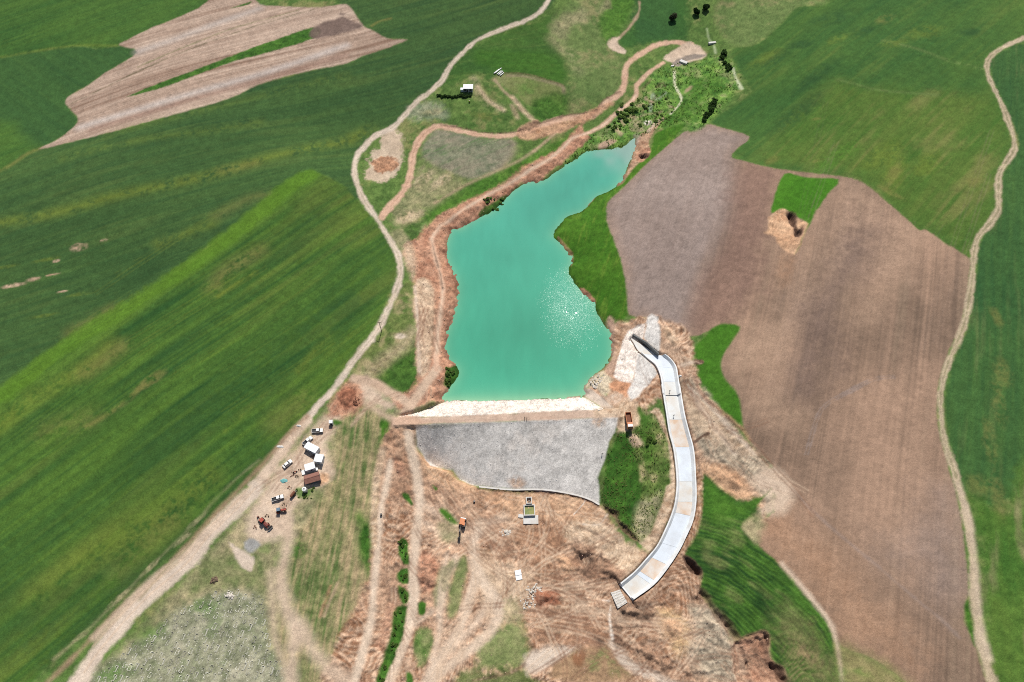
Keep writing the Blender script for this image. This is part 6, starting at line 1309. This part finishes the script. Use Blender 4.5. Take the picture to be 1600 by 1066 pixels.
# low growth where the cover is rough
def tufts(name, labs, n, size, c1, c2, lab, polyg=None):
    if polyg is not None: P = unproj(TR(polyg)); cand = np.nonzero((GX > P[:, 0].min()) & (GX < P[:, 0].max()) & (GY > P[:, 1].min()) & (GY < P[:, 1].max()))[0]; cand = cand[sdist(GX[cand], GY[cand], P) < 0]
    else: cand = np.nonzero(np.isin(L.lab, [LABID[k] for k in labs]))[0]
    dens = np.clip(.5 + fbm(GX[cand], GY[cand], 7, 3, 50), .02, 1); pick = rng.choice(cand, min(n, len(cand)), replace=False, p=dens / dens.sum()); n = len(pick); B = 5
    pos = np.repeat(np.c_[GX, GY, GZ][pick] + np.c_[rng.random((n, 2)) * .6 - .3, np.full(n, -.05)], B, 0); a = rng.random(n * B) * 6.283; s = np.repeat(size * (.5 + rng.random(n) ** 2), B); l_ = .35 + .5 * rng.random(n * B)
    d = np.c_[np.cos(a), np.sin(a)]; e = np.c_[-np.sin(a), np.cos(a)]
    z0 = pos[:, 2]; p0 = pos[:, :2] + e * (s * .35)[:, None]; p1 = pos[:, :2] - e * (s * .35)[:, None]; tip = pos[:, :2] + d * (s * l_ * 1.6)[:, None]
    v = np.stack([np.c_[p0, z0], np.c_[p1, z0], np.c_[tip, z0 + s * (1.1 - l_ * .5)]], 1).reshape(-1, 3); t_ = np.repeat(rng.random(n), B)[:, None] * .7 + .3 * rng.random((n * B, 1)); col = alb(c1) + (alb(c2) - alb(c1)) * t_
    return tag(mesh_from(name, v, np.arange(len(v)).reshape(-1, 3), LEAF, None, np.repeat(col, 3, 0), False), lab, kind='stuff')
tufts('gully_undergrowth', ['G1'], 2200, .55, (84, 128, 50), (150, 172, 90), 'rank green growth filling the gully above the lake')
tufts('spur_undergrowth', ['F18'], 1300, .4, (80, 120, 46), (160, 162, 100), 'tall grass and weeds on the spur beside the dam')

# ------------------------------------------------------------------ people
def person(s_, deg, shirt, lab, pose=0, dz=None, scale=1.0):
    J = {'pel': (0, 0, .95), 'wai': (0, 0, 1.12), 'che': (0, 0, 1.35), 'nek': (0, 0, 1.5), 'hd': (.01, 0, 1.64), 'top': (0, 0, 1.76),
         'sl': (0, .19, 1.42), 'el': (-.05, .27, 1.16), 'hl': (.08, .29, .92), 'sr': (0, -.19, 1.42), 'er': (-.03, -.27, 1.16), 'hr': (.1, -.28, .93),
         'll': (0, .1, .9), 'kl': (.1 if pose else .03, .11, .5), 'al': (.2 if pose else .0, .11, .09), 'tl': (.36 if pose else .16, .12, .04),
         'lr': (0, -.1, .9), 'kr': (0, -.11, .5), 'ar': (-.22 if pose else 0, -.11, .09), 'tr': (-.06 if pose else .16, -.12, .04)}
    E = [('pel', 'wai'), ('wai', 'che'), ('che', 'nek'), ('nek', 'hd'), ('hd', 'top'), ('che', 'sl'), ('sl', 'el'), ('el', 'hl'), ('che', 'sr'), ('sr', 'er'), ('er', 'hr'), ('pel', 'll'), ('ll', 'kl'), ('kl', 'al'), ('al', 'tl'), ('pel', 'lr'), ('lr', 'kr'), ('kr', 'ar'), ('ar', 'tr')]
    RAD = {'pel': .15, 'wai': .14, 'che': .16, 'nek': .06, 'hd': .1, 'top': .07, 'sl': .07, 'sr': .07, 'el': .048, 'er': .048, 'hl': .036, 'hr': .036, 'll': .095, 'lr': .095, 'kl': .065, 'kr': .065, 'al': .045, 'ar': .045, 'tl': .04, 'tr': .04}
    ks = list(J); me = bpy.data.meshes.new('person'); me.from_pydata([J[k] for k in ks], [(ks.index(a), ks.index(b_)) for a, b_ in E], [])
    o = bpy.data.objects.new('person', me); COL.objects.link(o); o.modifiers.new('skin', 'SKIN'); sb = o.modifiers.new('sub', 'SUBSURF'); sb.levels = sb.render_levels = 1
    for i, k in enumerate(ks): me.skin_vertices[0].data[i].radius = (RAD[k], RAD[k]); me.skin_vertices[0].data[i].use_root = (k == 'pel')
    dg = bpy.context.evaluated_depsgraph_get(); m2 = bpy.data.meshes.new_from_object(o.evaluated_get(dg)); o.modifiers.clear(); o.data = m2
    m2.materials.clear()
    for k in ('trous', shirt, 'skin', 'hair'): m2.materials.append(M[k])
    for f in m2.polygons:
        c = f.center; f.use_smooth = True
        f.material_index = 3 if c.z > 1.68 or (c.z > 1.58 and c.x < -.03) or c.z < .07 else 2 if c.z > 1.5 or (abs(c.y) > .22 and c.z < 1.02) else 1 if c.z > .97 else 0
    put(o, s_, deg)
    if dz is not None: o.location = dz
    o.scale = (scale,) * 3; return tag(o, lab, 'person')
person('m 976,242', 200, 'shirt', 'left one of two people standing on the dam crest, dark clothes', 0); person('m 991,244', 170, 'shirt2', 'right one of two people standing on the dam crest, dark clothes', 1)
for s_, ang, sh_, lab, ps in (('j 972,884', 250, 'shirt', 'person in dark clothes walking on the upper chute floor', 1), ('k 815,338', 90, 'shirt2', 'person in dark clothes at the edge of the dusty chute floor', 0)):
    px, py = tp(s_); bi = None
    for k in range(START, NCH):
        c_ = CHMID[k]; x, y = unz(px, py, c_[2]); e_ = (x - c_[0]) ** 2 + (y - c_[1]) ** 2
        if bi is None or e_ < bi[0]: bi = (e_, x, y, c_[2])
    person(s_, ang, sh_, lab, ps, (bi[1], bi[2], bi[3] + .03))
person('m 1513,490', 120, 'shirt', 'person in dark clothes on the gravel face near its right edge', 1)
